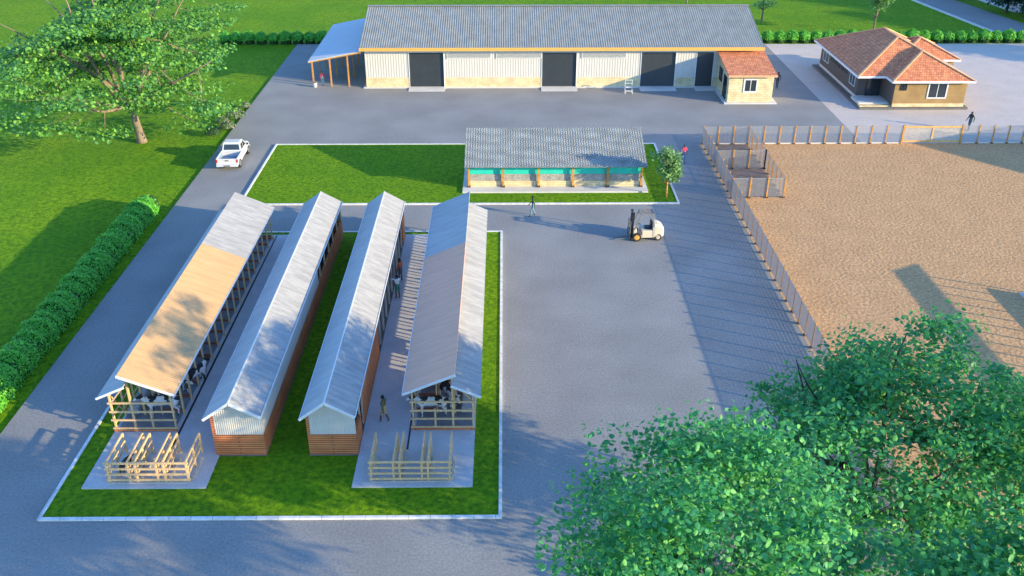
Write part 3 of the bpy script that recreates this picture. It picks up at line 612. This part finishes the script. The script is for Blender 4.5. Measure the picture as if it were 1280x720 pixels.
xs = [-36+i*1.56 for i in range(9)]+[27.8+i*1.56 for i in range(26)]
for i, x in enumerate(xs):
    loc = (x, 121.9+random.uniform(-.06, .06), -.14); s_ = random.uniform(.9, 1.1)
    if i < 3: proto[i].location = loc; sh_ = proto[i]
    else: sh_ = copy_tree(proto[i % 3], loc, random.uniform(0, 6), scale=(s_, s_, s_))
    sh_['label'] = 'round clipped green shrub in the row left of the warehouse' if x < 0 else 'round clipped green shrub in the row along the back of the pale paving'
# long hedge on the left
hd = thing('long_hedge', 'long clipped green hedge running beside the left road', 'hedge', (-28.0, 55, -.14))
n = 38000; u = rng.random(n); y = 40.0+29.0*u; ang = rng.random(n)*math.pi*1.1-.05*math.pi
bul = 1+.07*np.sin(y*2.1)+.05*np.sin(y*5.3+1)+.03*np.sin(y*11)
endf = np.clip(np.minimum(y-39.8, 69.2-y)/.8, .35, 1)**.5
cx = np.cos(ang)*.95*bul*endf; cz = np.sin(ang)**.7*1.42*bul*endf if False else np.abs(np.sin(ang))**.6*1.42*bul*endf
cen = np.stack([cx-.25+ -28.35*0+ (0.0), y-55, cz+.02], 1)+rng.normal(size=(n, 3))*.05
nr = np.stack([np.cos(ang), np.zeros(n), np.sin(ang)], 1)+rng.normal(size=(n, 3))*.5
me = leaves_mesh('foliage', cen, nr, .14*(.6+.7*rng.random(n)), 'leaf_hedge'); o = bpy.data.objects.new('foliage', me); C.objects.link(o); o.parent = hd
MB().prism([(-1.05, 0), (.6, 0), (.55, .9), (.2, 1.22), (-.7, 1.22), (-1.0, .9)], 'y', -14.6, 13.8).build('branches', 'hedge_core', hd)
# small flowering shrubs
fl = [(-27.9, 86.2, .75, 'small dark flowering shrub by the left road, nearest the pickup'), (-27.0, 88.1, .7, 'pale flowering shrub, second from the pickup beside the left road'), (-28.0, 89.9, .6, 'low pale flowering shrub set farthest from the road edge'), (-26.95, 91.0, .95, 'widest pale flowering shrub beside the left road'), (-27.0, 94.9, .55, 'small flowering shrub beside the left road, farthest from the pickup')]
for i, (x, y, r, lab) in enumerate(fl):
    t = thing('flowering_shrub', lab, 'shrub', (x, y, -.14), 0, 'flowering shrubs beside the left road')
    me = shrub_mesh(70+i, r, r*1.2, 420, .17, 'petal' if i else 'leaf_dark'); o = bpy.data.objects.new('foliage', me); C.objects.link(o); o.parent = t
    mb = MB()
    for k in range(9):
        a = k*.7; mb.tube([(0, 0, 0), (math.cos(a)*r*.3, math.sin(a)*r*.3, r*.5), (math.cos(a)*r*.7, math.sin(a)*r*.7, r*.9)], [.03, .02, .01], 4)
    mb.build('stem', 'bark_dark', t)

# ================================================================== people and animals
def skinned(verts, edges, root, sub=2):
    me = bpy.data.meshes.new('tmp'); me.from_pydata([v[0] for v in verts], edges, []); o = bpy.data.objects.new('tmp', me); C.objects.link(o)
    md = o.modifiers.new('s', 'SKIN'); md.use_smooth_shade = True
    if not me.skin_vertices: me.skin_vertices.new()
    for i, v in enumerate(verts):
        r = v[1]; me.skin_vertices[0].data[i].radius = (r, r) if not isinstance(r, tuple) else r
        me.skin_vertices[0].data[i].use_root = (i == root)
    s2 = o.modifiers.new('b', 'SUBSURF'); s2.levels = sub; s2.render_levels = sub
    bpy.context.view_layer.update(); dg = bpy.context.evaluated_depsgraph_get()
    res = bpy.data.meshes.new_from_object(o.evaluated_get(dg)); bpy.data.objects.remove(o); return res
def cloth(name, c): return M(name, c, .85, .2, 6)
SKIN = M('skin', (.16, .085, .05), .6, .1, 8); HAIR = M('black hair', (.012, .01, .01), .8, .1, 8); EYE = M('eye', (.5, .5, .48), .3, .1, 8)
def person(label, loc, rz, shirt, trousers, shoes=(.03, .03, .03), pose='stand', sleeve=True, shorts=False, h=1.72, group=None):
    t = thing('person', label, 'person', loc, rz, group); S = h/1.72
    st = .18 if pose == 'walk' else .03
    # facing +y
    J = {'pel': (0, 0, .93), 'sp': (0, .01, 1.1), 'ch': (0, .01, 1.32), 'nk': (0, .01, 1.46), 'hb': (0, .03, 1.54), 'ht': (0, .03, 1.66),
         'sl': (-.17, 0, 1.40), 'sr': (.17, 0, 1.40), 'el': (-.25, -.12 if pose == 'walk' else .02, 1.12), 'er': (.25, .04, 1.12),
         'wl': (-.24, -.10 if pose == 'walk' else .10, .88), 'wr': (.25, .24 if pose == 'walk' else .10, .92),
         'hl': (-.09, 0, .90), 'hr': (.09, 0, .90), 'kl': (-.10, st*.65+.04, .50), 'kr': (.10, -st*.3+.03, .50),
         'al': (-.10, st, .09), 'ar': (.10, -st*1.15, .12 if pose == 'walk' else .09), 'tl': (-.11, st+.17, .035), 'tr_': (.11, -st*1.15+.16, .035)}
    if pose == 'reach': J['el'] = (-.32, .18, 1.5); J['wl'] = (-.26, .34, 1.72); J['er'] = (.30, .16, 1.2); J['wr'] = (.28, .36, 1.1)
    Rr = {'pel': (.155, .11), 'sp': (.135, .10), 'ch': (.16, .11), 'nk': .055, 'hb': .085, 'ht': .075, 'sl': .062, 'sr': .062, 'el': .045, 'er': .045, 'wl': .032, 'wr': .032,
          'hl': .095, 'hr': .095, 'kl': .062, 'kr': .062, 'al': .045, 'ar': .045, 'tl': .035, 'tr_': .035}
    ks = list(J); ix = {k: i for i, k in enumerate(ks)}
    bones = [('pel', 'sp', 1), ('sp', 'ch', 0), ('ch', 'nk', 0), ('nk', 'hb', 3), ('hb', 'ht', 3), ('ch', 'sl', 0), ('ch', 'sr', 0), ('sl', 'el', 0), ('sr', 'er', 0), ('el', 'wl', 0 if sleeve else 3), ('er', 'wr', 0 if sleeve else 3),
             ('pel', 'hl', 1), ('pel', 'hr', 1), ('hl', 'kl', 1), ('hr', 'kr', 1), ('kl', 'al', 3 if shorts else 1), ('kr', 'ar', 3 if shorts else 1), ('al', 'tl', 2), ('ar', 'tr_', 2)]
    me = skinned([(tuple(c*S for c in J[k]), (tuple(a*S for a in Rr[k]) if isinstance(Rr[k], tuple) else Rr[k]*S)) for k in ks], [(ix[a], ix[b]) for a, b, _ in bones], 0)
    bm = bmesh.new(); bm.from_mesh(me); bpy.data.meshes.remove(me)
    segs_ = [(Vector(J[a])*S, Vector(J[b])*S, m) for a, b, m in bones]
    for f in bm.faces:
        c = f.calc_center_median(); best = None
        for a, b, m in segs_:
            ab = b-a; tt = max(0, min(1, (c-a).dot(ab)/ab.length_squared)); d = (c-a-ab*tt).length
            if best is None or d < best[0]: best = (d, m)
        f.material_index = best[1]; f.smooth = True
    # hands with fingers, nose, ears, eyes
    mb = MB()
    for w_, e_, sd_ in (('wl', 'el', -1), ('wr', 'er', 1)):
        a = Vector(J[w_])*S; d_ = (a-Vector(J[e_])*S).normalized(); side = d_.cross(Vector((1, 0, 0))).normalized()
        pc = a+d_*.05; mb.tube([a-d_*.01, pc, pc+d_*.045], [.028, .038, .03], 6, 3)
        for k, ln in enumerate((.06, .075, .07, .055)):
            b0 = pc+d_*.04+side*(k-1.5)*.02; inw = Vector((-sd_*.3, 0, 0)); mb.tube([b0, b0+d_*ln*.5, b0+(d_+inw).normalized()*ln], [.010, .009, .006], 5, 3)
        b0 = pc+side*.03; mb.tube([b0, b0+side*.025+d_*.02, b0+side*.03+d_*.05], [.012, .010, .007], 5, 3)
    hc = Vector((0, .03, 1.60))*S
    mb.tube([hc+Vector((0, .075, .015)), hc+Vector((0, .105, -.02)), hc+Vector((0, .085, -.035))], [.008, .016, .010], 5, 3)
    mb.tube([hc+Vector((-.025, .082, -.06)), hc+Vector((.025, .082, -.06))], .006, 5, 3)
    for s_ in (-1, 1):
        mb.tube([hc+Vector((s_*.08, 0, -.03)), hc+Vector((s_*.095, -.005, .01)), hc+Vector((s_*.085, -.01, .03))], [.008, .014, .008], 5, 3)
        mb.tube([hc+Vector((s_*.032, .074, .01)), hc+Vector((s_*.032, .088, .01))], [.012, .007], 6, 4)
    tmp = bpy.data.meshes.new('t'); tmp.from_pydata(mb.v, [], mb.f); tmp.polygons.foreach_set('material_index', mb.m); bm.from_mesh(tmp); bpy.data.meshes.remove(tmp)
    me = bpy.data.meshes.new('body'); bm.to_mesh(me); bm.free()
    for k in (cloth('shirt', shirt), cloth('trousers', trousers), cloth('shoes', shoes), SKIN, EYE): me.materials.append(k)
    o = bpy.data.objects.new('body', me); C.objects.link(o); o.parent = t
    hb = MB(); n = 12; vs = []; rings = [(.0, .098), (.35, .095), (.7, .075), (.93, .035)]
    for z, r in rings:
        for k in range(n):
            a = 2*math.pi*k/n; back = 1.0 if math.sin(a) < .3 else .86
            vs.append((math.cos(a)*r*S, (math.sin(a)*r*back-.012)*S+hc.y, hc.z+(.005+z*.115+(.02 if math.sin(a) > .3 else -.045*(1-z)))*S))
    hb.add(vs, [(i*n+k, i*n+(k+1) % n, (i+1)*n+(k+1) % n, (i+1)*n+k) for i in range(3) for k in range(n)]+[tuple(3*n+k for k in range(n))])
    h_ = hb.build('hair', HAIR, t, smooth=True); return t
person('person in a dark green jacket and light blue jeans walking on the grey yard', (2.15, 67.0, 0), R_(95), (.07, .10, .06), (.14, .28, .36), pose='walk')
person('person in a bright pink top standing beside the slim young tree', (15.8, 78.4, 0), R_(175), (.85, .08, .16), (.12, .2, .35), pose='walk', h=1.7)
person('person in an olive shirt and khaki shorts walking in the concrete alley', (-6.39, 40.2, .15), R_(65), (.13, .12, .05), (.62, .42, .18), (.3, .4, .42), 'walk', True, True)
person('person in a white vest reaching up to the posts of the brick shed', (-7.0, 53.6, .15), R_(35), (.75, .78, .76), (.05, .22, .16), (.35, .1, .08), 'reach', False, True)
person('person in a rusty orange shirt by the posts behind the one in a white vest', (-7.05, 56.0, .15), R_(60), (.5, .13, .05), (.10, .10, .12), pose='stand')
person('person in a pink top and light jeans standing under the lean-to', (-20.15, 102.6, 0), R_(170), (.80, .10, .20), (.30, .50, .55), pose='stand', h=1.6)
person('person in dark clothes standing in the shade beside the stone office', (29.96, 101.2, 0), R_(150), (.07, .09, .10), (.05, .06, .08), pose='walk', h=1.8)
person('person in a dark jacket walking on the pale paving near the gate', (44.94, 87.0, 0), R_(120), (.035, .045, .05), (.08, .11, .15), pose='walk', h=1.85)

HIDE = None
def hidemat():
    m, n, b, N, L = newmat('black and white hide'); tc = N('ShaderNodeTexCoord'); nz = N('ShaderNodeTexNoise'); nz.inputs['Scale'].default_value = 1.7; nz.inputs['Detail'].default_value = 1.5
    L(tc.outputs['Object'], nz.inputs[0]); r = N('ShaderNodeValToRGB'); r.color_ramp.interpolation = 'CONSTANT'; r.color_ramp.elements[0].color = (.72, .70, .67, 1); r.color_ramp.elements[1].color = (.02, .02, .022, 1); r.color_ramp.elements[1].position = .5
    L(nz.outputs[0], r.inputs[0]); L(r.outputs[0], b.inputs['Base Color']); b.inputs['Roughness'].default_value = .8; return m
def cow_mesh(hide, headdown=False):
    hz_ = 1.0 if headdown else 1.38
    V = [((0, 0, 1.02), (.27, .36)), ((-.42, 0, 1.03), (.27, .34)), ((-.78, 0, 1.10), (.22, .24)), ((.42, 0, 1.02), (.24, .34)), ((.68, 0, 1.08), (.18, .26)), ((.92, 0, 1.18 if not headdown else 1.05), (.12, .17)),
         ((1.14, 0, hz_), (.11, .12)), ((1.34, 0, hz_-.10), (.085, .09)), ((1.50, 0, hz_-.22), (.07, .065))]
    Ed = [(0, 1), (1, 2), (0, 3), (3, 4), (4, 5), (5, 6), (6, 7), (7, 8)]
    for s_ in (-1, 1):
        k = len(V)
        V += [((.60, s_*.17, .82), .11), ((.62, s_*.17, .46), .060), ((.60, s_*.17, .10), .045), ((.66, s_*.17, .03), .05)]; Ed += [(4, k), (k, k+1), (k+1, k+2), (k+2, k+3)]
        k = len(V)
        V += [((-.68, s_*.17, .88), .14), ((-.60, s_*.17, .66), .09), ((-.80, s_*.17, .42), .055), ((-.78, s_*.17, .10), .042), ((-.72, s_*.17, .03), .05)]; Ed += [(2, k), (k, k+1), (k+1, k+2), (k+2, k+3), (k+3, k+4)]
    k = len(V); V += [((-1.02, 0, 1.14), .035), ((-1.08, 0, .8), .022), ((-1.06, 0, .48), .04)]; Ed += [(2, k), (k, k+1), (k+1, k+2)]
    me = skinned(V, Ed, 0)
    bm = bmesh.new(); bm.from_mesh(me); bpy.data.meshes.remove(me)
    mb = MB()
    for s_ in (-1, 1):
        mb.tube([(1.10, s_*.09, hz_+.03), (1.08, s_*.20, hz_+.03), (1.07, s_*.27, hz_)], [.03, .045, .012], 6)
        mb.tube([(1.12, s_*.05, hz_+.09), (1.13, s_*.11, hz_+.15), (1.16, s_*.12, hz_+.21)], [.022, .016, .006], 5)
    mb.tube([(-.42, 0, .78), (-.44, 0, .64), (-.42, 0, .58)], [.15, .13, .06], 8)
    tmp = bpy.data.meshes.new('t'); tmp.from_pydata(mb.v, [], mb.f); bm.from_mesh(tmp); bpy.data.meshes.remove(tmp)
    for f in bm.faces: f.smooth = True
    me = bpy.data.meshes.new('body'); bm.to_mesh(me); bm.free(); me.materials.append(hide); return me
HIDE = hidemat(); GREYH = M('grey brown hide', (.26, .23, .21), .8, .4, 2.5); DARKH = M('dark hide', (.06, .045, .04), .8, .4, 3)
cA, cB, cG, cK = cow_mesh(HIDE), cow_mesh(HIDE, True), cow_mesh(GREYH, True), cow_mesh(DARKH, True)
def cow(mesh, loc, rz, label, sc=1.0, group=None):
    o = bpy.data.objects.new('cow', mesh); C.objects.link(o); o.location = loc; o.rotation_euler = (0, 0, R_(rz)); o.scale = (sc, sc, sc); tag(o, label, 'cow', group)
LG, RG = 'cows in the leftmost shed', 'cows in the rightmost shed'
cow(cA, (-18.15, 40.9, .17), 190, 'black and white cow standing nearest the front rails of the leftmost shed', .95, LG)
cow(cB, (-18.5, 42.6, .17), 5, 'black and white cow behind the front one in the leftmost shed', .95, LG)
cow(cA, (-17.3, 43.6, .17), 60, 'black and white cow with its head out between the posts of the leftmost shed', .9, LG)
cow(cB, (-18.3, 46.5, .17), 80, 'black and white cow standing deep inside the leftmost shed', .95, LG)
cow(cA, (-3.9, 40.8, .17), 185, 'black and white cow facing left behind the front rails of the rightmost shed', .9, RG)
cow(cB, (-3.1, 42.0, .17), -60, 'black and white cow facing the front rails of the rightmost shed', .9, RG)
cow(cG, (-3.7, 43.4, .17), 182, 'large grey brown cow standing across the rightmost shed', 1.15, RG)
cow(cA, (-3.3, 46.6, .17), 95, 'black and white cow deep inside the rightmost shed', .95, RG)
cow(cK, (-18.6, 36.4, .15), 80, 'small dark calf standing in the left stall of the timber crush', .5)

# ================================================================== pickup truck
def wheel(parent, x, y, r, wd, side, rim='rim'):
    w_ = MB()
    n = 24; prof = [(r*.62, wd/2), (r*.93, wd/2), (r, wd*.36), (r, -wd*.36), (r*.93, -wd/2), (r*.62, -wd/2)]
    vs = [(a, math.cos(2*math.pi*k/n)*q, math.sin(2*math.pi*k/n)*q) for q, a in prof for k in range(n)]
    fs = [(i*n+k, i*n+(k+1) % n, (i+1)*n+(k+1) % n, (i+1)*n+k) for i in range(5) for k in range(n)]
    e = bpy.data.objects.new('wheel', None); C.objects.link(e); e.parent = parent; e.location = (x, y, r)
    w_.add(vs, fs).build('tyre', 'rubber', e)
    rb = MB().tube([(side*wd*.18, 0, 0), (side*wd*.46, 0, 0)], [r*.62, r*.60], 20)
    for k in range(6):
        a = k*math.pi/3; rb.bar((side*wd*.49, 0, 0), (side*wd*.47, math.cos(a)*r*.56, math.sin(a)*r*.56), .04, .05)
    rb.build('rim', rim, e); return e
pk = thing('pickup_truck', 'white crew cab pickup truck with an open bed on the left road', 'pickup truck', (-24.15, 79.3, 0), R_(1.5))
Wt = .93
def loft(mb, secs, m=0):
    n = len(secs[0]); vs = [p for s_ in secs for p in s_]
    fs = [(i*n+k, i*n+(k+1) % n, (i+1)*n+(k+1) % n, (i+1)*n+k) for i in range(len(secs)-1) for k in range(n)]
    fs += [tuple(range(n-1, -1, -1)), tuple((len(secs)-1)*n+k for k in range(n))]; mb.add(vs, fs, m)
def sec(y, w_, zb, zt, ch=.08):
    return [(-w_, y, zb+ch), (-w_+ch, y, zb), (w_-ch, y, zb), (w_, y, zb+ch), (w_, y, zt-ch), (w_-ch*1.2, y, zt), (-w_+ch*1.2, y, zt), (-w_, y, zt-ch)]
b = MB(); loft(b, [sec(-.45, Wt, .42, 1.06), sec(1.15, Wt, .42, 1.08), sec(1.9, Wt-.01, .42, 1.06, .1), sec(2.45, Wt-.06, .44, .98, .14), sec(2.62, Wt-.14, .5, .88, .14)])
# bed walls
b.box(-Wt, -Wt+.1, -2.45, -.452, .45, 1.08, bev=.02).box(Wt-.1, Wt, -2.45, -.452, .45, 1.08, bev=.02).box(-Wt+.102, Wt-.102, -2.45, -2.37, .45, 1.06, bev=.02).box(-Wt+.102, Wt-.102, -.54, -.453, .5, 1.06)
b.build('body', 'car_white', pk)
MB().box(-Wt+.1, Wt-.1, -2.37, -.54, .55, .62).box(-Wt+.1, -Wt+.13, -2.37, -.54, .62, 1.0).box(Wt-.13, Wt-.1, -2.37, -.54, .62, 1.0).build('bed_liner', 'bed', pk)
c_ = MB(); rf = [(-.40, .84, 1.06), (1.45, .84, 1.07)]
loft(c_, [[(-.84, -.42, 1.06), (.84, -.42, 1.06), (.84, 1.55, 1.06), (-.84, 1.55, 1.06)], [(-.72, -.22, 1.68), (.72, -.22, 1.68), (.72, .78, 1.70), (-.72, .78, 1.70)], [(-.66, -.15, 1.76), (.66, -.15, 1.76), (.66, .66, 1.77), (-.66, .66, 1.77)]])
c_.build('cab', 'car_white', pk)
def quadwin(nm, p, off): 
    p = [Vector(q) for q in p]; nr = (p[1]-p[0]).cross(p[3]-p[0]).normalized()
    if nr.dot(Vector(off)) < 0: nr = -nr
    MB().add([q+nr*.006 for q in p]+[q-nr*.02 for q in p], [(0, 1, 2, 3), (7, 6, 5, 4), (0, 4, 5, 1), (1, 5, 6, 2), (2, 6, 7, 3), (3, 7, 4, 0)]).build(nm, 'glass', pk)
quadwin('rear_window', [(-.70, -.395, 1.14), (.70, -.395, 1.14), (.64, -.245, 1.60), (-.64, -.245, 1.60)], (0, -1, 0))
quadwin('windscreen', [(-.74, 1.43, 1.14), (.74, 1.43, 1.14), (.66, .88, 1.62), (-.66, .88, 1.62)], (0, 1, 0))
for s_ in (-1, 1):
    quadwin('side_window', [(s_*.828, -.25, 1.12), (s_*.828, .45, 1.12), (s_*.745, .40, 1.60), (s_*.745, -.12, 1.60)], (s_, 0, 0))
    quadwin('side_window', [(s_*.828, .53, 1.12), (s_*.828, 1.35, 1.12), (s_*.745, .80, 1.60), (s_*.745, .50, 1.60)], (s_, 0, 0))
    MB().box(*sorted((s_*.93, s_*1.12)), 1.16, 1.26, 1.06, 1.24, bev=.02).build('side_mirror', 'black', pk)
    MB().box(*sorted((s_*(Wt-.12), s_*(Wt+.006))), -2.475, -2.30, .72, 1.02, bev=.015).build('tail_light', 'red_light', pk)
    MB().box(*sorted((s_*.5, s_*.78)), 2.56, 2.60, .68, .84, bev=.01).build('headlight', 'annex_roof', pk)
    for y in (.1, .95): MB().box(*sorted((s_*.93, s_*.945)), y-.08, y+.08, .92, .95).build('door_handle', 'steel', pk)
MB().box(-.92, .92, -2.62, -2.46, .40, .58, bev=.02).build('rear_bumper', 'annex_roof', pk)
MB().box(-.28, .28, -2.635, -2.61, .42, .55).build('number_plate', 'steel', pk)
MB().box(-.16, .16, -2.47, -2.455, .86, .94).build('tailgate_handle', 'black', pk)
MB().box(-.9, .9, 2.5, 2.68, .40, .60, bev=.03).build('front_bumper', 'steel', pk)
MB().box(-.7, .7, -2.3, 2.4, .28, .44).build('chassis', 'black', pk)
for x_, s_ in ((-.85, -1), (.85, 1)):
    for y in (-1.65, 1.72): wheel(pk, x_, y, .39, .25, s_)

# ================================================================== forklift
fk_ = thing('forklift', 'cream white forklift with raised mast and forks pointing left on the yard', 'forklift', (10.35, 63.0, 0), R_(90+4))
# local: forward = +y
b = MB()
def cw(y, w_, zb, zt, c=.16): return [(-w_, y, zb), (w_, y, zb), (w_, y, zt-c), (w_-c, y, zt), (-w_+c, y, zt), (-w_, y, zt-c)]
loft(b, [cw(-1.32, .34, .40, .86), cw(-1.27, .48, .34, .98), cw(-1.12, .56, .30, 1.12), cw(-.85, .57, .42, 1.24), cw(-.58, .57, .30, 1.28), cw(-.45, .55, .30, 1.22)])
b.build('counterweight', 'cream_paint', fk_)
b = MB(); b.box(-.54, .54, -.449, .35, .26, .82, bev=.03).box(-.54, .54, .351, .98, .26, .46, bev=.02).box(-.5, .5, .75, .98, .461, .98, bev=.04); b.build('body', 'cream_paint', fk_)
MB().box(-.25, .25, -.42, .08, .821, .95, bev=.03).box(-.24, .24, -.46, -.34, .95, 1.42, bev=.03).build('seat', 'black', fk_)
MB().tube([(0, .72, .98), (0, .5, 1.18)], .025, 6).tube([(math.cos(a)*.16, .49+math.sin(a)*.12, 1.18+math.sin(a)*.1) for a in [k*math.pi/6 for k in range(13)]], .018, 5, cap=False).build('steering_wheel', 'black', fk_)
gmb = MB()
for s_ in (-.48, .48):
    gmb.bar((s_, .92, .9), (s_*.92, .42, 2.08), .07).bar((s_, -.5, 1.1), (s_*.92, -.42, 2.08), .07).bar((s_*.92, -.5, 2.1), (s_*.92, .5, 2.1), .06)
gmb.bar((-.47, .5, 2.1), (.47, .5, 2.1), .06).bar((-.47, -.5, 2.1), (.47, -.5, 2.1), .06)
for k in range(9): gmb.bar((-.42+k*.105, -.48, 2.1), (-.42+k*.105, .48, 2.1), .035, .03)
gmb.build('overhead_guard', 'steel', fk_)
ms_ = MB()
for s_ in (-.30, .30): ms_.bar((s_, 1.12, .1), (s_, .98, 2.2), .10, .14).bar((s_*.72, 1.15, .15), (s_*.72, 1.0, 2.15), .07, .10)
for z in (.25, 1.25, 2.15): ms_.bar((-.36, 1.15-z*.04, z), (.36, 1.15-z*.04, z), .08, .1)
ms_.bar((0, 1.12, .2), (0, 1.05, 1.9), .09); ms_.build('mast', 'black', fk_)
MB().bar((-.46, 1.22, .25), (.46, 1.22, .25), .05, .12).bar((-.46, 1.22, .75), (.46, 1.22, .75), .05, .12).bar((-.4, 1.22, .2), (-.4, 1.2, 1.5), .04).bar((.4, 1.22, .2), (.4, 1.2, 1.5), .04).bar((0, 1.22, .2), (0, 1.2, 1.5), .04).bar((-.4, 1.2, 1.5), (.4, 1.2, 1.5), .04).build('carriage', 'steel', fk_)
for s_ in (-.28, .28): MB().bar((s_, 1.25, .12), (s_, 1.27, .8), .11, .045).bar((s_, 1.26, .13), (s_, 2.3, .11), .11, .035).build('fork', 'steel', fk_)
for s_ in (-1, 1):
    wheel(fk_, s_*.52, .72, .33, .24, s_, 'fascia'); wheel(fk_, s_*.47, -.86, .27, .20, s_, 'timber_pale')
MB().tube([(-.3, -1.28, .55), (-.3, -1.24, .55)], .05, 8).tube([(.3, -1.28, .55), (.3, -1.24, .55)], .05, 8).build('tail_light', 'red_light', fk_)

# ================================================================== small things by the warehouse
stl = thing('step_stand', 'white metal step stand with a tall handrail beside the warehouse ramp', 'step stand', (13.4, 99.4, 0))
mb = MB()
for x in (-.38, .38): mb.bar((x, -.35, 0), (x, .3, .62), .05).bar((x, .35, 0), (x, .3, 1.35), .05).bar((x, -.1, .3), (x, .34, .3), .04)
mb.bar((-.38, .3, 1.35), (.38, .3, 1.35), .05).bar((-.38, .31, 1.0), (.38, .31, 1.0), .04).build('frame', 'white', stl)
MB().box(-.36, .36, -.2, .0, .25, .29).build('tread', 'white', stl); MB().box(-.36, .36, .0, .32, .60, .64).build('tread', 'white', stl)
bk = thing('bucket', 'white bucket on the ground beside the pink topped person under the lean-to', 'bucket', (-20.95, 102.0, 0))
MB().tube([(0, 0, 0), (0, 0, .5)], [.19, .26], 16).build('pail', 'pale_conc', bk)
MB().tube([(math.cos(a)*.26, 0, .5+math.sin(a)*.2) for a in [k*math.pi/8 for k in range(9)]], .012, 5).tube([(0, 0, .49), (0, 0, .52)], [.27, .27], 16).build('handle', 'steel', bk)

# ================================================================== buildings outside the right edge (they cast the shadows seen)
def post_shed():
    t = thing('post_shed', 'open post shed standing on the paddock at the right edge', 'barn', (38, 44, 0))
    MB().box(34.0, 44, 20, 54.2, -.05, .1).build('floor_slab', 'concrete', t, world=True)
    MB().corr((36.6, 20, 2.5), (36.6, 53.4, 2.5), (41.2, 20, 3.15), (41.2, 53.4, 3.15), .2, .018).build('roof_sheet', 'sheet_sun_tone', t, world=True)
    MB().box(35.8, 36.0, 20, 53.4, .1, .95).build('low_wall', 'stone', t, world=True)
    MB().box(41.0, 41.2, 20, 53.4, .1, .5).build('low_wall', 'stone', t, world=True)
    y = 53.3
    while y > 21:
        MB().bar((37.0, y, .1), (37.0, y, 2.65), .09).build('post', 'timber', t, world=True); y -= 1.2
post_shed()
bn = thing('far_barn', 'plain barn standing outside the right edge beyond the paddock', 'barn', (61.8, 73.5, 0), math.atan2(-.75, .66))
MB().box(0, 22, 0, 5, 0, 6).build('wall', 'pale_conc', bn); MB().box(-.1, 22.1, -.1, 5.1, 6.002, 6.12).build('roof', 'sheet_shade_tone', bn)
for k in range(5): MB().box(2+4*k, 3.4+4*k, -.04, .02, 1.5, 3).build('window', 'glass', bn)
